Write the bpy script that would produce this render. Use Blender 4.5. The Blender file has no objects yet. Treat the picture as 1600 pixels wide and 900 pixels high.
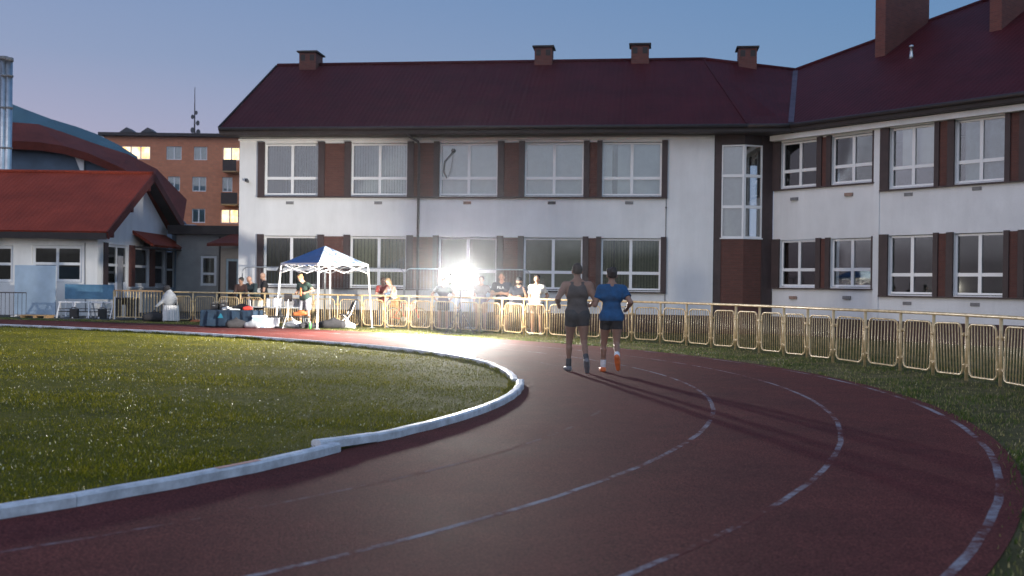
import bpy, math, random
import numpy as np
from mathutils import Matrix, Vector
random.seed(7); rng = np.random.default_rng(7)
R = math.radians
scene = bpy.context.scene
COL = scene.collection
scene.render.resolution_x, scene.render.resolution_y = 1024, 576

# ------------------------------------------------------------------ camera
F_PX, CAM_H, ROLL, PITCH = 1640.0, 1.45, R(0.75), R(-0.105)
fw = Vector((0, math.cos(PITCH), math.sin(PITCH)))
up0 = Vector((0, -math.sin(PITCH), math.cos(PITCH)))
rt0 = Vector((1, 0, 0))
rt = rt0 * math.cos(ROLL) + up0 * math.sin(ROLL)
up = up0 * math.cos(ROLL) - rt0 * math.sin(ROLL)
CAM = Vector((0, 0, CAM_H))
cam = bpy.data.cameras.new('camera'); cam_o = bpy.data.objects.new('camera', cam); COL.objects.link(cam_o)
cam.sensor_width = 36.0; cam.lens = 36.0 * F_PX / 1600; cam.clip_start = 0.05; cam.clip_end = 5000
M = Matrix.Identity(4)
for i, v in enumerate((rt, up, -fw)):
    for k in range(3): M[k][i] = v[k]
M.translation = CAM
cam_o.matrix_world = M
cam.dof.use_dof = True; cam.dof.focus_distance = 19.0; cam.dof.aperture_fstop = 2.2
scene.camera = cam_o

def ray(px, py):
    return fw + rt * ((px - 800) / F_PX) - up * ((py - 450) / F_PX)
def G(px, py, z=0.0):                       # the point of the ground seen there
    d = ray(px, py); t = (z - CAM_H) / d.z; p = CAM + d * t
    return Vector((p.x, p.y, z))
def PY(px, py, Y):                          # the point at depth Y
    d = ray(px, py); return CAM + d * (Y / d.y)

# ------------------------------------------------------------------ mesh helper
class MB:
    def __init__(s): s.v = []; s.f = []
    def add(s, vs, fs):
        o = len(s.v); s.v += [tuple(v) for v in vs]; s.f += [tuple(i + o for i in f) for f in fs]; return s
    def box(s, x0, x1, y0, y1, z0, z1):
        vs = [(x, y, z) for z in (z0, z1) for y in (y0, y1) for x in (x0, x1)]
        return s.add(vs, [(0, 2, 3, 1), (4, 5, 7, 6), (0, 1, 5, 4), (2, 6, 7, 3), (0, 4, 6, 2), (1, 3, 7, 5)])
    def obox(s, c, ax, ay, az):             # centre and three half axes
        c = Vector(c); ax, ay, az = Vector(ax), Vector(ay), Vector(az)
        vs = [c + ax * i + ay * j + az * k for k in (-1, 1) for j in (-1, 1) for i in (-1, 1)]
        return s.add(vs, [(0, 2, 3, 1), (4, 5, 7, 6), (0, 1, 5, 4), (2, 6, 7, 3), (0, 4, 6, 2), (1, 3, 7, 5)])
    def bar(s, a, b, w, h=None, upv=(0, 0, 1)):
        a, b = Vector(a), Vector(b); d = (b - a); L = d.length; d = d / L
        u = Vector(upv); 
        if abs(d.dot(u)) > .98: u = Vector((0, 1, 0))
        side = d.cross(u).normalized(); u2 = side.cross(d).normalized()
        return s.obox((a + b) / 2, d * (L / 2), side * (w / 2), u2 * ((h or w) / 2))
    def tube(s, pts, r, n=8, closed=False, caps=True):
        pts = [Vector(p) for p in pts]; m = len(pts); rs = r if isinstance(r, (list, tuple)) else [r] * m
        base = len(s.v); prev = None
        for i, p in enumerate(pts):
            if closed: d = pts[(i + 1) % m] - pts[i - 1]
            else: d = pts[min(i + 1, m - 1)] - pts[max(i - 1, 0)]
            d.normalize()
            if prev is None:
                u = Vector((0, 0, 1)) if abs(d.z) < .9 else Vector((0, 1, 0))
                a = d.cross(u).normalized()
            else:
                a = (prev - d * prev.dot(d)).normalized()
            prev = a; b = d.cross(a)
            for k in range(n):
                t = 2 * math.pi * k / n; s.v.append(tuple(p + (a * math.cos(t) + b * math.sin(t)) * rs[i]))
        for i in range(m if closed else m - 1):
            j = (i + 1) % m
            for k in range(n):
                k2 = (k + 1) % n
                s.f.append((base + i * n + k, base + i * n + k2, base + j * n + k2, base + j * n + k))
        if caps and not closed:
            s.f.append(tuple(base + k for k in reversed(range(n)))); s.f.append(tuple(base + (m - 1) * n + k for k in range(n)))
        return s
    def prism(s, poly, off):                # polygon (list of 3-D points) pushed along off
        n = len(poly); off = Vector(off); poly = [Vector(p) for p in poly]
        fs = [tuple(range(n)), tuple(range(2 * n - 1, n - 1, -1))]
        fs += [(i, i + n, (i + 1) % n + n, (i + 1) % n) for i in range(n)]
        return s.add(list(poly) + [p + off for p in poly], fs)
    def lathe(s, prof, c=(0, 0, 0), n=16):
        c = Vector(c); base = len(s.v); m = len(prof)
        for r, z in prof:
            for k in range(n):
                t = 2 * math.pi * k / n; s.v.append((c.x + r * math.cos(t), c.y + r * math.sin(t), c.z + z))
        for i in range(m - 1):
            for k in range(n):
                k2 = (k + 1) % n; s.f.append((base + i * n + k, base + i * n + k2, base + (i + 1) * n + k2, base + (i + 1) * n + k))
        s.f.append(tuple(base + k for k in reversed(range(n)))); s.f.append(tuple(base + (m - 1) * n + k for k in range(n)))
        return s
    def build(s, name, mat, parent=None, mtx=None, smooth=False, bevel=0, fix=True):
        me = bpy.data.meshes.new(name); me.from_pydata(s.v, [], s.f); me.update()
        if fix:
            import bmesh
            bm = bmesh.new(); bm.from_mesh(me); bmesh.ops.recalc_face_normals(bm, faces=bm.faces); bm.to_mesh(me); bm.free()
        return link_mesh(name, me, mat, parent, mtx, smooth, bevel)

PMAT = {}
def link_mesh(name, me, mat, parent=None, mtx=None, smooth=False, bevel=0):
    me.materials.append(mat)
    if smooth: me.polygons.foreach_set('use_smooth', [True] * len(me.polygons))
    o = bpy.data.objects.new(name, me); COL.objects.link(o)
    place(o, parent, mtx)
    if bevel:
        b = o.modifiers.new('bevel', 'BEVEL'); b.width = bevel; b.segments = 2; b.limit_method = 'ANGLE'
    return o
def place(o, parent, mtx):                  # mtx: world matrix of o
    mtx = mtx or Matrix.Identity(4)
    if parent is not None:
        o.parent = parent; o.matrix_parent_inverse = PMAT[parent.name].inverted()
    o.matrix_basis = mtx
    PMAT[o.name] = mtx.copy()
def tag(o, label=None, cat=None, group=None, kind=None):
    if label: o['label'] = label
    if cat: o['category'] = cat
    if group: o['group'] = group
    if kind: o['kind'] = kind
    return o
def thing(name, label, cat, loc=(0, 0, 0), rz=0.0, group=None):
    o = bpy.data.objects.new(name, None); COL.objects.link(o); o.empty_display_size = .2
    mtx = Matrix.Translation(Vector(loc)) @ Matrix.Rotation(rz, 4, 'Z')
    place(o, None, mtx); return tag(o, label, cat, group)
def L(t): return PMAT[t.name]               # local frame of a thing: parts are modelled in it
def copy_part(src, parent, mtx):
    c = src.copy(); COL.objects.link(c); c.parent = parent
    c.matrix_parent_inverse = PMAT[parent.name].inverted(); c.matrix_basis = mtx; PMAT[c.name] = mtx.copy(); return c
def copy_tree(t, mtx, label=None):
    c = t.copy(); COL.objects.link(c); c.matrix_basis = mtx; PMAT[c.name] = mtx.copy()
    if label: c['label'] = label
    old = PMAT[t.name]
    def kids(o, cp):
        for ch in [x for x in COL.objects if x.parent == o]:
            d = ch.copy(); COL.objects.link(d); w = mtx @ old.inverted() @ PMAT[ch.name]
            d.parent = cp; d.matrix_parent_inverse = PMAT[cp.name].inverted(); d.matrix_basis = w; PMAT[d.name] = w
            kids(ch, d)
    kids(t, c); return c
def FR(o, rz): return Matrix.Translation(Vector(o)) @ Matrix.Rotation(rz, 4, 'Z')

# ------------------------------------------------------------------ materials
def nodes(name):
    m = bpy.data.materials.new(name); m.use_nodes = True; nt = m.node_tree
    return m, nt, nt.nodes['Principled BSDF']
def N(nt, t, **kw):
    n = nt.nodes.new(t)
    for k, v in kw.items():
        if k.startswith('i_'): n.inputs[k[2:].replace('_', ' ')].default_value = v
        else: setattr(n, k, v)
    return n
def mat(name, c, rough=.7, var=.15, scale=6., bump=0., bscale=60., metal=0., spec=.5, c2=None, detail=5., sub=0., trans=0.):
    m, nt, p = nodes(name); lk = nt.links.new
    tc = N(nt, 'ShaderNodeTexCoord')
    n1 = N(nt, 'ShaderNodeTexNoise', i_Scale=scale, i_Detail=detail, i_Roughness=.65)
    lk(tc.outputs['Object'], n1.inputs['Vector'])
    rp = N(nt, 'ShaderNodeValToRGB'); e = rp.color_ramp.elements
    a = [max(0, x * (1 - var)) for x in c]; b = [min(1, x * (1 + var)) for x in (c2 or c)]
    e[0].position, e[1].position = .32, .68
    e[0].color, e[1].color = (*a, 1), (*b, 1)
    lk(n1.outputs['Fac'], rp.inputs['Fac']); lk(rp.outputs['Color'], p.inputs['Base Color'])
    p.inputs['Roughness'].default_value = rough; p.inputs['Metallic'].default_value = metal
    p.inputs['Specular IOR Level'].default_value = spec
    if bump:
        n2 = N(nt, 'ShaderNodeTexNoise', i_Scale=bscale, i_Detail=4.); lk(tc.outputs['Object'], n2.inputs['Vector'])
        bp = N(nt, 'ShaderNodeBump', i_Strength=bump, i_Distance=.02); lk(n2.outputs['Fac'], bp.inputs['Height']); lk(bp.outputs['Normal'], p.inputs['Normal'])
    return m
def brick_mat(name, c1, c2, mortar, w=.25, h=.07):
    m, nt, p = nodes(name); lk = nt.links.new
    tc = N(nt, 'ShaderNodeTexCoord'); sp = N(nt, 'ShaderNodeSeparateXYZ'); cb = N(nt, 'ShaderNodeCombineXYZ')
    lk(tc.outputs['Object'], sp.inputs[0]); ad = N(nt, 'ShaderNodeMath', operation='ADD'); lk(sp.outputs['X'], ad.inputs[0]); lk(sp.outputs['Y'], ad.inputs[1])
    lk(ad.outputs[0], cb.inputs['X']); lk(sp.outputs['Z'], cb.inputs['Y'])
    b = N(nt, 'ShaderNodeTexBrick', i_Color1=(*c1, 1), i_Color2=(*c2, 1), i_Mortar=(*mortar, 1), i_Scale=1., i_Mortar_Size=.008, i_Brick_Width=w, i_Row_Height=h)
    lk(cb.outputs[0], b.inputs['Vector'])
    n = N(nt, 'ShaderNodeTexNoise', i_Scale=3., i_Detail=6.); lk(tc.outputs['Object'], n.inputs['Vector'])
    mx = N(nt, 'ShaderNodeMix', data_type='RGBA', blend_type='MULTIPLY', i_Factor=.5)
    mp = N(nt, 'ShaderNodeMapRange'); mp.inputs[3].default_value = .6; mp.inputs[4].default_value = 1.3; lk(n.outputs['Fac'], mp.inputs[0])
    lk(b.outputs['Color'], mx.inputs[6]); lk(mp.outputs[0], mx.inputs[7]); lk(mx.outputs[2], p.inputs['Base Color'])
    bp = N(nt, 'ShaderNodeBump', i_Strength=.5, i_Distance=.01); bp.invert = True; lk(b.outputs['Fac'], bp.inputs['Height']); lk(bp.outputs[0], p.inputs['Normal'])
    p.inputs['Roughness'].default_value = .8; return m
def stucco_mat(name, c):
    m, nt, p = nodes(name); lk = nt.links.new; tc = N(nt, 'ShaderNodeTexCoord'); mp_ = N(nt, 'ShaderNodeMapping'); mp_.inputs['Scale'].default_value = (1.6, 1.6, .22); lk(tc.outputs['Object'], mp_.inputs[0])
    n1 = N(nt, 'ShaderNodeTexNoise', i_Scale=1.6, i_Detail=7., i_Roughness=.7); lk(mp_.outputs[0], n1.inputs['Vector'])
    n2 = N(nt, 'ShaderNodeTexNoise', i_Scale=.5, i_Detail=5., i_Roughness=.6); lk(tc.outputs['Object'], n2.inputs['Vector'])
    n3 = N(nt, 'ShaderNodeTexNoise', i_Scale=55., i_Detail=3.); lk(tc.outputs['Object'], n3.inputs['Vector'])
    a = N(nt, 'ShaderNodeMapRange'); a.inputs[1].default_value = .35; a.inputs[2].default_value = .62; a.inputs[3].default_value = .93; a.inputs[4].default_value = 1.0; lk(n1.outputs['Fac'], a.inputs[0])
    b = N(nt, 'ShaderNodeMapRange'); b.inputs[1].default_value = .3; b.inputs[2].default_value = .7; b.inputs[3].default_value = .88; b.inputs[4].default_value = 1.05; lk(n2.outputs['Fac'], b.inputs[0])
    d = N(nt, 'ShaderNodeMapRange'); d.inputs[3].default_value = .86; d.inputs[4].default_value = 1.12; lk(n3.outputs['Fac'], d.inputs[0])
    m1 = N(nt, 'ShaderNodeMath', operation='MULTIPLY'); m2 = N(nt, 'ShaderNodeMath', operation='MULTIPLY'); lk(a.outputs[0], m1.inputs[0]); lk(b.outputs[0], m1.inputs[1]); lk(m1.outputs[0], m2.inputs[0]); lk(d.outputs[0], m2.inputs[1])
    x = N(nt, 'ShaderNodeMix', data_type='RGBA', blend_type='MULTIPLY', i_Factor=1.); x.inputs[6].default_value = (*c, 1); lk(m2.outputs[0], x.inputs[7]); lk(x.outputs[2], p.inputs['Base Color'])
    bp = N(nt, 'ShaderNodeBump', i_Strength=.3, i_Distance=.01); lk(n3.outputs['Fac'], bp.inputs['Height']); lk(bp.outputs[0], p.inputs['Normal']); p.inputs['Roughness'].default_value = .9; p.inputs['Specular IOR Level'].default_value = .2
    return m
def roof_mat(name, c, var=.3, tile=True, rough=.6):
    # pressed metal tiles: object x along the eave, y up the slope
    m, nt, p = nodes(name); lk = nt.links.new
    tc = N(nt, 'ShaderNodeTexCoord')
    n = N(nt, 'ShaderNodeTexNoise', i_Scale=.7, i_Detail=9., i_Roughness=.7); lk(tc.outputs['Object'], n.inputs['Vector'])
    rp = N(nt, 'ShaderNodeValToRGB'); e = rp.color_ramp.elements; e[0].position, e[1].position = .3, .72
    e[0].color = (*[x * (1 - var) for x in c], 1); e[1].color = (*[x * (1 + var) for x in c], 1)
    lk(n.outputs['Fac'], rp.inputs['Fac']); 
    g = N(nt, 'ShaderNodeTexNoise', i_Scale=40., i_Detail=2.); lk(tc.outputs['Object'], g.inputs['Vector'])
    mp = N(nt, 'ShaderNodeMapRange'); mp.inputs[1].default_value = .33; mp.inputs[2].default_value = .67; mp.inputs[3].default_value = .35; mp.inputs[4].default_value = 1.65; lk(g.outputs['Fac'], mp.inputs[0])
    mx = N(nt, 'ShaderNodeMix', data_type='RGBA', blend_type='MULTIPLY', i_Factor=1.); lk(rp.outputs['Color'], mx.inputs[6]); lk(mp.outputs[0], mx.inputs[7])
    lk(mx.outputs[2], p.inputs['Base Color'])
    p.inputs['Roughness'].default_value = rough; p.inputs['Specular IOR Level'].default_value = .12
    if tile:
        w1 = N(nt, 'ShaderNodeTexWave', wave_type='BANDS', bands_direction='X', i_Scale=1.6, i_Distortion=0.)
        w2 = N(nt, 'ShaderNodeTexWave', wave_type='BANDS', bands_direction='Y', wave_profile='SAW', i_Scale=.9, i_Distortion=0.)
        lk(tc.outputs['Object'], w1.inputs['Vector']); lk(tc.outputs['Object'], w2.inputs['Vector'])
        ad = N(nt, 'ShaderNodeMath', operation='ADD'); lk(w1.outputs['Fac'], ad.inputs[0]); lk(w2.outputs['Fac'], ad.inputs[1])
        bp = N(nt, 'ShaderNodeBump', i_Strength=.30, i_Distance=.03); lk(ad.outputs[0], bp.inputs['Height']); lk(bp.outputs[0], p.inputs['Normal'])
    return m
def glass_mat(name, tint=(.90, .95, .96), k=1.5, rough=.02):
    m = bpy.data.materials.new(name); m.use_nodes = True; nt = m.node_tree; nt.nodes.clear(); lk = nt.links.new
    o = N(nt, 'ShaderNodeOutputMaterial'); fr = N(nt, 'ShaderNodeFresnel', i_IOR=1.75)
    t = N(nt, 'ShaderNodeBsdfTransparent', i_Color=(*tint, 1)); g = N(nt, 'ShaderNodeBsdfGlossy', i_Roughness=rough, i_Color=(1, 1, 1, 1))
    n = N(nt, 'ShaderNodeTexNoise', i_Scale=.6, i_Detail=1.); tc = N(nt, 'ShaderNodeTexCoord'); lk(tc.outputs['Object'], n.inputs['Vector'])
    bp = N(nt, 'ShaderNodeBump', i_Strength=.05, i_Distance=.1); lk(n.outputs['Fac'], bp.inputs['Height']); lk(bp.outputs[0], g.inputs['Normal'])
    mu = N(nt, 'ShaderNodeMath', operation='MULTIPLY'); mu.inputs[1].default_value = k; mu.use_clamp = True; lk(fr.outputs[0], mu.inputs[0])
    mx = N(nt, 'ShaderNodeMixShader'); lk(mu.outputs[0], mx.inputs[0]); lk(t.outputs[0], mx.inputs[1]); lk(g.outputs[0], mx.inputs[2]); lk(mx.outputs[0], o.inputs[0])
    return m
def emit_mat(name, c, s):
    m, nt, p = nodes(name); p.inputs['Base Color'].default_value = (*c, 1); p.inputs['Emission Color'].default_value = (*c, 1); p.inputs['Emission Strength'].default_value = s
    return m
def lit_window_mat(name, s):
    m, nt, p = nodes(name); lk = nt.links.new; tc = N(nt, 'ShaderNodeTexCoord'); n = N(nt, 'ShaderNodeTexNoise', i_Scale=1.3, i_Detail=3.)
    lk(tc.outputs['Object'], n.inputs['Vector']); rp = N(nt, 'ShaderNodeValToRGB'); e = rp.color_ramp.elements
    e[0].position, e[1].position = .38, .6; e[0].color = (1., .5, .16, 1); e[1].color = (1, .82, .5, 1); lk(n.outputs['Fac'], rp.inputs['Fac'])
    lk(rp.outputs['Color'], p.inputs['Emission Color']); p.inputs['Emission Strength'].default_value = s; p.inputs['Base Color'].default_value = (.3, .2, .1, 1)
    return m
def track_mat():
    m, nt, p = nodes('track_rubber'); lk = nt.links.new; tc = N(nt, 'ShaderNodeTexCoord')
    n1 = N(nt, 'ShaderNodeTexNoise', i_Scale=.45, i_Detail=8., i_Roughness=.62); n2 = N(nt, 'ShaderNodeTexNoise', i_Scale=60., i_Detail=3., i_Roughness=.8)
    n3 = N(nt, 'ShaderNodeTexNoise', i_Scale=2.6, i_Detail=7., i_Roughness=.7)
    for n in (n1, n2, n3): lk(tc.outputs['Object'], n.inputs['Vector'])
    rp = N(nt, 'ShaderNodeValToRGB'); e = rp.color_ramp.elements; e[0].position, e[1].position = .3, .72
    e[0].color = (.072, .0235, .022, 1); e[1].color = (.165, .046, .040, 1)
    ad = N(nt, 'ShaderNodeMix', data_type='FLOAT', i_Factor=.45); lk(n1.outputs['Fac'], ad.inputs[2]); lk(n3.outputs['Fac'], ad.inputs[3]); lk(ad.outputs[0], rp.inputs['Fac'])
    mp = N(nt, 'ShaderNodeMapRange'); mp.inputs[1].default_value = .32; mp.inputs[2].default_value = .70; mp.inputs[3].default_value = .25; mp.inputs[4].default_value = 1.85; lk(n2.outputs['Fac'], mp.inputs[0])
    mx = N(nt, 'ShaderNodeMix', data_type='RGBA', blend_type='MULTIPLY', i_Factor=1.); lk(rp.outputs['Color'], mx.inputs[6]); lk(mp.outputs[0], mx.inputs[7]); lk(mx.outputs[2], p.inputs['Base Color'])
    rr = N(nt, 'ShaderNodeMapRange'); rr.inputs[3].default_value = .7; rr.inputs[4].default_value = .9; lk(n1.outputs['Fac'], rr.inputs[0]); lk(rr.outputs[0], p.inputs['Roughness'])
    p.inputs['Specular IOR Level'].default_value = .06
    bp = N(nt, 'ShaderNodeBump', i_Strength=.55, i_Distance=.01); lk(n2.outputs['Fac'], bp.inputs['Height']); lk(bp.outputs[0], p.inputs['Normal'])
    return m
def worn_line_mat(lo=.46, hi=.58, c=(.30, .28, .31)):
    m, nt, p = nodes('worn_lane_paint'); lk = nt.links.new; tc = N(nt, 'ShaderNodeTexCoord')
    n1 = N(nt, 'ShaderNodeTexNoise', i_Scale=1.1, i_Detail=3., i_Roughness=.6); n2 = N(nt, 'ShaderNodeTexNoise', i_Scale=9., i_Detail=8., i_Roughness=.8)
    for n in (n1, n2): lk(tc.outputs['Object'], n.inputs['Vector'])
    mx = N(nt, 'ShaderNodeMix', data_type='FLOAT', i_Factor=.5); lk(n1.outputs['Fac'], mx.inputs[2]); lk(n2.outputs['Fac'], mx.inputs[3])
    rp = N(nt, 'ShaderNodeValToRGB'); e = rp.color_ramp.elements; e[0].position, e[1].position = lo, hi
    e[0].color = (.125, .037, .033, 1); e[1].color = (*c, 1); lk(mx.outputs[0], rp.inputs['Fac']); lk(rp.outputs['Color'], p.inputs['Base Color'])
    p.inputs['Roughness'].default_value = .85; p.inputs['Specular IOR Level'].default_value = .06
    n4 = N(nt, 'ShaderNodeTexNoise', i_Scale=60., i_Detail=3., i_Roughness=.8); lk(tc.outputs['Object'], n4.inputs['Vector']); bp = N(nt, 'ShaderNodeBump', i_Strength=.55, i_Distance=.01); lk(n4.outputs['Fac'], bp.inputs['Height']); lk(bp.outputs[0], p.inputs['Normal']); return m
def ground_mat(name, ca, cb, cc, s=1.2):
    m, nt, p = nodes(name); lk = nt.links.new; tc = N(nt, 'ShaderNodeTexCoord')
    n1 = N(nt, 'ShaderNodeTexNoise', i_Scale=s, i_Detail=8., i_Roughness=.7); n2 = N(nt, 'ShaderNodeTexNoise', i_Scale=45., i_Detail=4., i_Roughness=.8)
    for n in (n1, n2): lk(tc.outputs['Object'], n.inputs['Vector'])
    rp = N(nt, 'ShaderNodeValToRGB'); cr = rp.color_ramp; cr.elements[0].position, cr.elements[1].position = .3, .7
    cr.elements[0].color = (*ca, 1); cr.elements[1].color = (*cc, 1); e = cr.elements.new(.5); e.color = (*cb, 1)
    lk(n1.outputs['Fac'], rp.inputs['Fac']); mp = N(nt, 'ShaderNodeMapRange'); mp.inputs[3].default_value = .3; mp.inputs[4].default_value = 1.7; lk(n2.outputs['Fac'], mp.inputs[0])
    mx = N(nt, 'ShaderNodeMix', data_type='RGBA', blend_type='MULTIPLY', i_Factor=1.); lk(rp.outputs['Color'], mx.inputs[6]); lk(mp.outputs[0], mx.inputs[7]); lk(mx.outputs[2], p.inputs['Base Color'])
    bp = N(nt, 'ShaderNodeBump', i_Strength=.8, i_Distance=.03); lk(n2.outputs['Fac'], bp.inputs['Height']); lk(bp.outputs[0], p.inputs['Normal'])
    p.inputs['Roughness'].default_value = .9; p.inputs['Specular IOR Level'].default_value = .1; return m
def blade_mat(name, stops, rough=.45):
    m = bpy.data.materials.new(name); m.use_nodes = True; nt = m.node_tree; nt.nodes.clear(); lk = nt.links.new
    o = N(nt, 'ShaderNodeOutputMaterial'); at = N(nt, 'ShaderNodeAttribute', attribute_name='tone')
    rp = N(nt, 'ShaderNodeValToRGB'); cr = rp.color_ramp
    cr.elements[0].position, cr.elements[1].position = stops[0][0], stops[-1][0]; cr.elements[0].color = (*stops[0][1], 1); cr.elements[1].color = (*stops[-1][1], 1)
    for q, c in stops[1:-1]: e = cr.elements.new(q); e.color = (*c, 1)
    lk(at.outputs['Fac'], rp.inputs['Fac'])
    d = N(nt, 'ShaderNodeBsdfPrincipled', i_Roughness=rough); t = N(nt, 'ShaderNodeBsdfTranslucent'); lk(rp.outputs['Color'], d.inputs['Base Color']); lk(rp.outputs['Color'], t.inputs['Color'])
    d.inputs['Specular IOR Level'].default_value = .18
    mx = N(nt, 'ShaderNodeMixShader'); mx.inputs[0].default_value = .4; lk(d.outputs[0], mx.inputs[1]); lk(t.outputs[0], mx.inputs[2]); lk(mx.outputs[0], o.inputs[0])
    return m

MT = dict(
    stucco=stucco_mat('white_stucco', (.80, .81, .83)), stucco_house=stucco_mat('house_stucco', (.92, .92, .92)),
    stucco_far=mat('grey_stucco', (.36, .35, .34), .9, .12, 2., .2, 60.),
    stucco_beige=mat('beige_stucco', (.46, .38, .30), .9, .1, 2., .2, 60.),
    brick=brick_mat('dark_red_brick', (.13, .047, .036), (.095, .034, .028), (.10, .055, .045)),
    brick_chim=brick_mat('chimney_brick', (.20, .062, .048), (.14, .046, .038), (.15, .08, .065)),
    plinth=brick_mat('plinth_brick', (.085, .04, .033), (.06, .03, .026), (.07, .045, .04)),
    trim=mat('dark_brown_trim', (.052, .033, .034), .6, .2, 4.),
    fascia=mat('fascia_dark', (.035, .026, .026), .6, .25, 3.),
    roof=roof_mat('maroon_tile_sheet', (.068, .0115, .0145)),
    roof_red=roof_mat('red_tile_sheet', (.31, .052, .028), .3),
    roof_brown=roof_mat('brown_sheet', (.15, .036, .026), .3, False),
    roof_blue=roof_mat('blue_grey_sheet', (.10, .21, .30), .18, False, .5), hall_wall=mat('hall_wall', (.09, .135, .20), .7, .2, 1.),
    frame=mat('white_window_plastic', (.80, .81, .83), .35, .03, 2.),
    glass=glass_mat('window_glass'), glass_dark=glass_mat('dark_window_glass', (.74, .79, .77), 1.1, .03),
    blind=mat('pale_blind', (.82, .82, .82), .8, .06, 5.), blind_beige=mat('beige_blind', (.66, .60, .46), .8, .08, 5.),
    curtain=mat('blue_curtain', (.45, .55, .58), .9, .15, 6.),
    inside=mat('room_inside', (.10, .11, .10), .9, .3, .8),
    zinc=mat('zinc_pipe', (.50, .53, .56), .3, .15, 4., metal=.9),
    flash=mat('dull_flashing', (.075, .058, .085), .7, .3, 3., metal=.0),
    pipe_dark=mat('dark_pipe', (.05, .04, .042), .5, .2, 4.),
    vent=mat('vent_grey', (.20, .20, .21), .6, .2, 10.), vent_rust=mat('vent_rust', (.30, .20, .16), .7, .3, 10.), vent_dark=mat('vent_dark', (.07, .07, .08), .6, .2, 10.),
    yellow=mat('yellow_fence_paint', (.56, .40, .19), .36, .24, 9., .1, 40., spec=.6, c2=(.66, .51, .29)),
    steel=mat('grey_steel', (.42, .45, .48), .4, .15, 8., metal=.6),
    white_metal=mat('white_powder_coat', (.8, .8, .82), .4, .05, 4.),
    kerb=mat('kerb_white', (.56, .56, .59), .5, .26, 5., .3, 30., c2=(.68, .69, .73), detail=8.), kerb_orange=mat('kerb_stain', (.70, .36, .26), .5, .2, 3.),
    track=track_mat(), line=worn_line_mat(), line_faint=worn_line_mat(.50, .66, (.22, .17, .19)),
    orange_brick=brick_mat('orange_facade', (.70, .27, .15), (.62, .23, .13), (.52, .26, .17), .5, .25),
    lit=lit_window_mat('lit_window', 1.5), white_lit=emit_mat('lamp_lens', (1, .96, .9), 60.),
    black=mat('black_plastic', (.022, .022, .025), .5, .3, 8.), black_fabric=mat('black_fabric', (.025, .025, .03), .9, .3, 12., .3, 200.),
    navy=mat('navy_cloth', (.012, .034, .068), .85, .25, 5., .3, 120.), canopy_blue=mat('canopy_blue', (.018, .10, .30), .6, .25, 3., .2, 60.),
    white_cloth=mat('white_cloth', (.75, .75, .76), .85, .08, 8., .3, 60.), grey_cloth=mat('grey_cloth', (.40, .42, .45), .85, .15, 8., .3, 60.),
    red=mat('red_paint', (.50, .045, .03), .35, .15, 8.), orange=mat('orange_plastic', (.45, .13, .04), .5, .2, 8.),
    wood=mat('bare_wood', (.48, .30, .15), .7, .25, 7., .2, 30.), rubber=mat('tyre_rubber', (.02, .02, .02), .7, .2, 8.),
    cyan=mat('cyan_mark', (.02, .22, .34), .6, .1, 8.), skyblue=mat('pale_blue_panel', (.36, .47, .60), .5, .14, 1.2), blueband=mat('blue_banner', (.10, .23, .36), .7, .25, 2.),
)
# ------------------------------------------------------------------ one continuous surface out of tapered limbs
def surface_nets(f, org, h):
    s = f < 0; nx, ny, nz = f.shape
    cnt = np.zeros((nx - 1, ny - 1, nz - 1), np.int8)
    offs = [(i, j, k) for i in (0, 1) for j in (0, 1) for k in (0, 1)]
    for i, j, k in offs: cnt += s[i:nx - 1 + i, j:ny - 1 + j, k:nz - 1 + k]
    I, J, K = np.nonzero((cnt > 0) & (cnt < 8))
    if len(I) == 0: return np.zeros((0, 3)), []
    pos = np.zeros((len(I), 3)); n = np.zeros(len(I))
    for a in offs:
        for ax in range(3):
            if a[ax]: continue
            b = list(a); b[ax] = 1
            fa = f[I + a[0], J + a[1], K + a[2]]; fb = f[I + b[0], J + b[1], K + b[2]]
            c = (fa < 0) != (fb < 0); t = np.where(c, fa / np.where(fa == fb, 1, fa - fb), 0)
            p = np.array(a, float)[None, :].repeat(len(I), 0); p[:, ax] += t
            pos += p * c[:, None]; n += c
    pos = pos / n[:, None] + np.stack([I, J, K], 1); V = pos * h + np.array(org)
    idx = -np.ones(cnt.shape, np.int64); idx[I, J, K] = np.arange(len(I))
    faces = []
    for ax in range(3):
        d = [0, 0, 0]; d[ax] = 1
        A = s[:nx - d[0], :ny - d[1], :nz - d[2]]; B = s[d[0]:, d[1]:, d[2]:]
        for flip, msk in ((0, A & ~B), (1, ~A & B)):
            P = np.nonzero(msk); u, v = (ax + 1) % 3, (ax + 2) % 3
            ok = (P[u] > 0) & (P[v] > 0) & (P[u] < f.shape[u] - 1) & (P[v] < f.shape[v] - 1); P = [p[ok] for p in P]
            def at(du, dv):
                q = [P[0].copy(), P[1].copy(), P[2].copy()]; q[u] = q[u] - du; q[v] = q[v] - dv; return idx[q[0], q[1], q[2]]
            quad = [at(1, 1), at(0, 1), at(0, 0), at(1, 0)]
            if flip: quad.reverse()
            faces.append(np.stack(quad, 1))
    return V, np.concatenate(faces)

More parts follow.
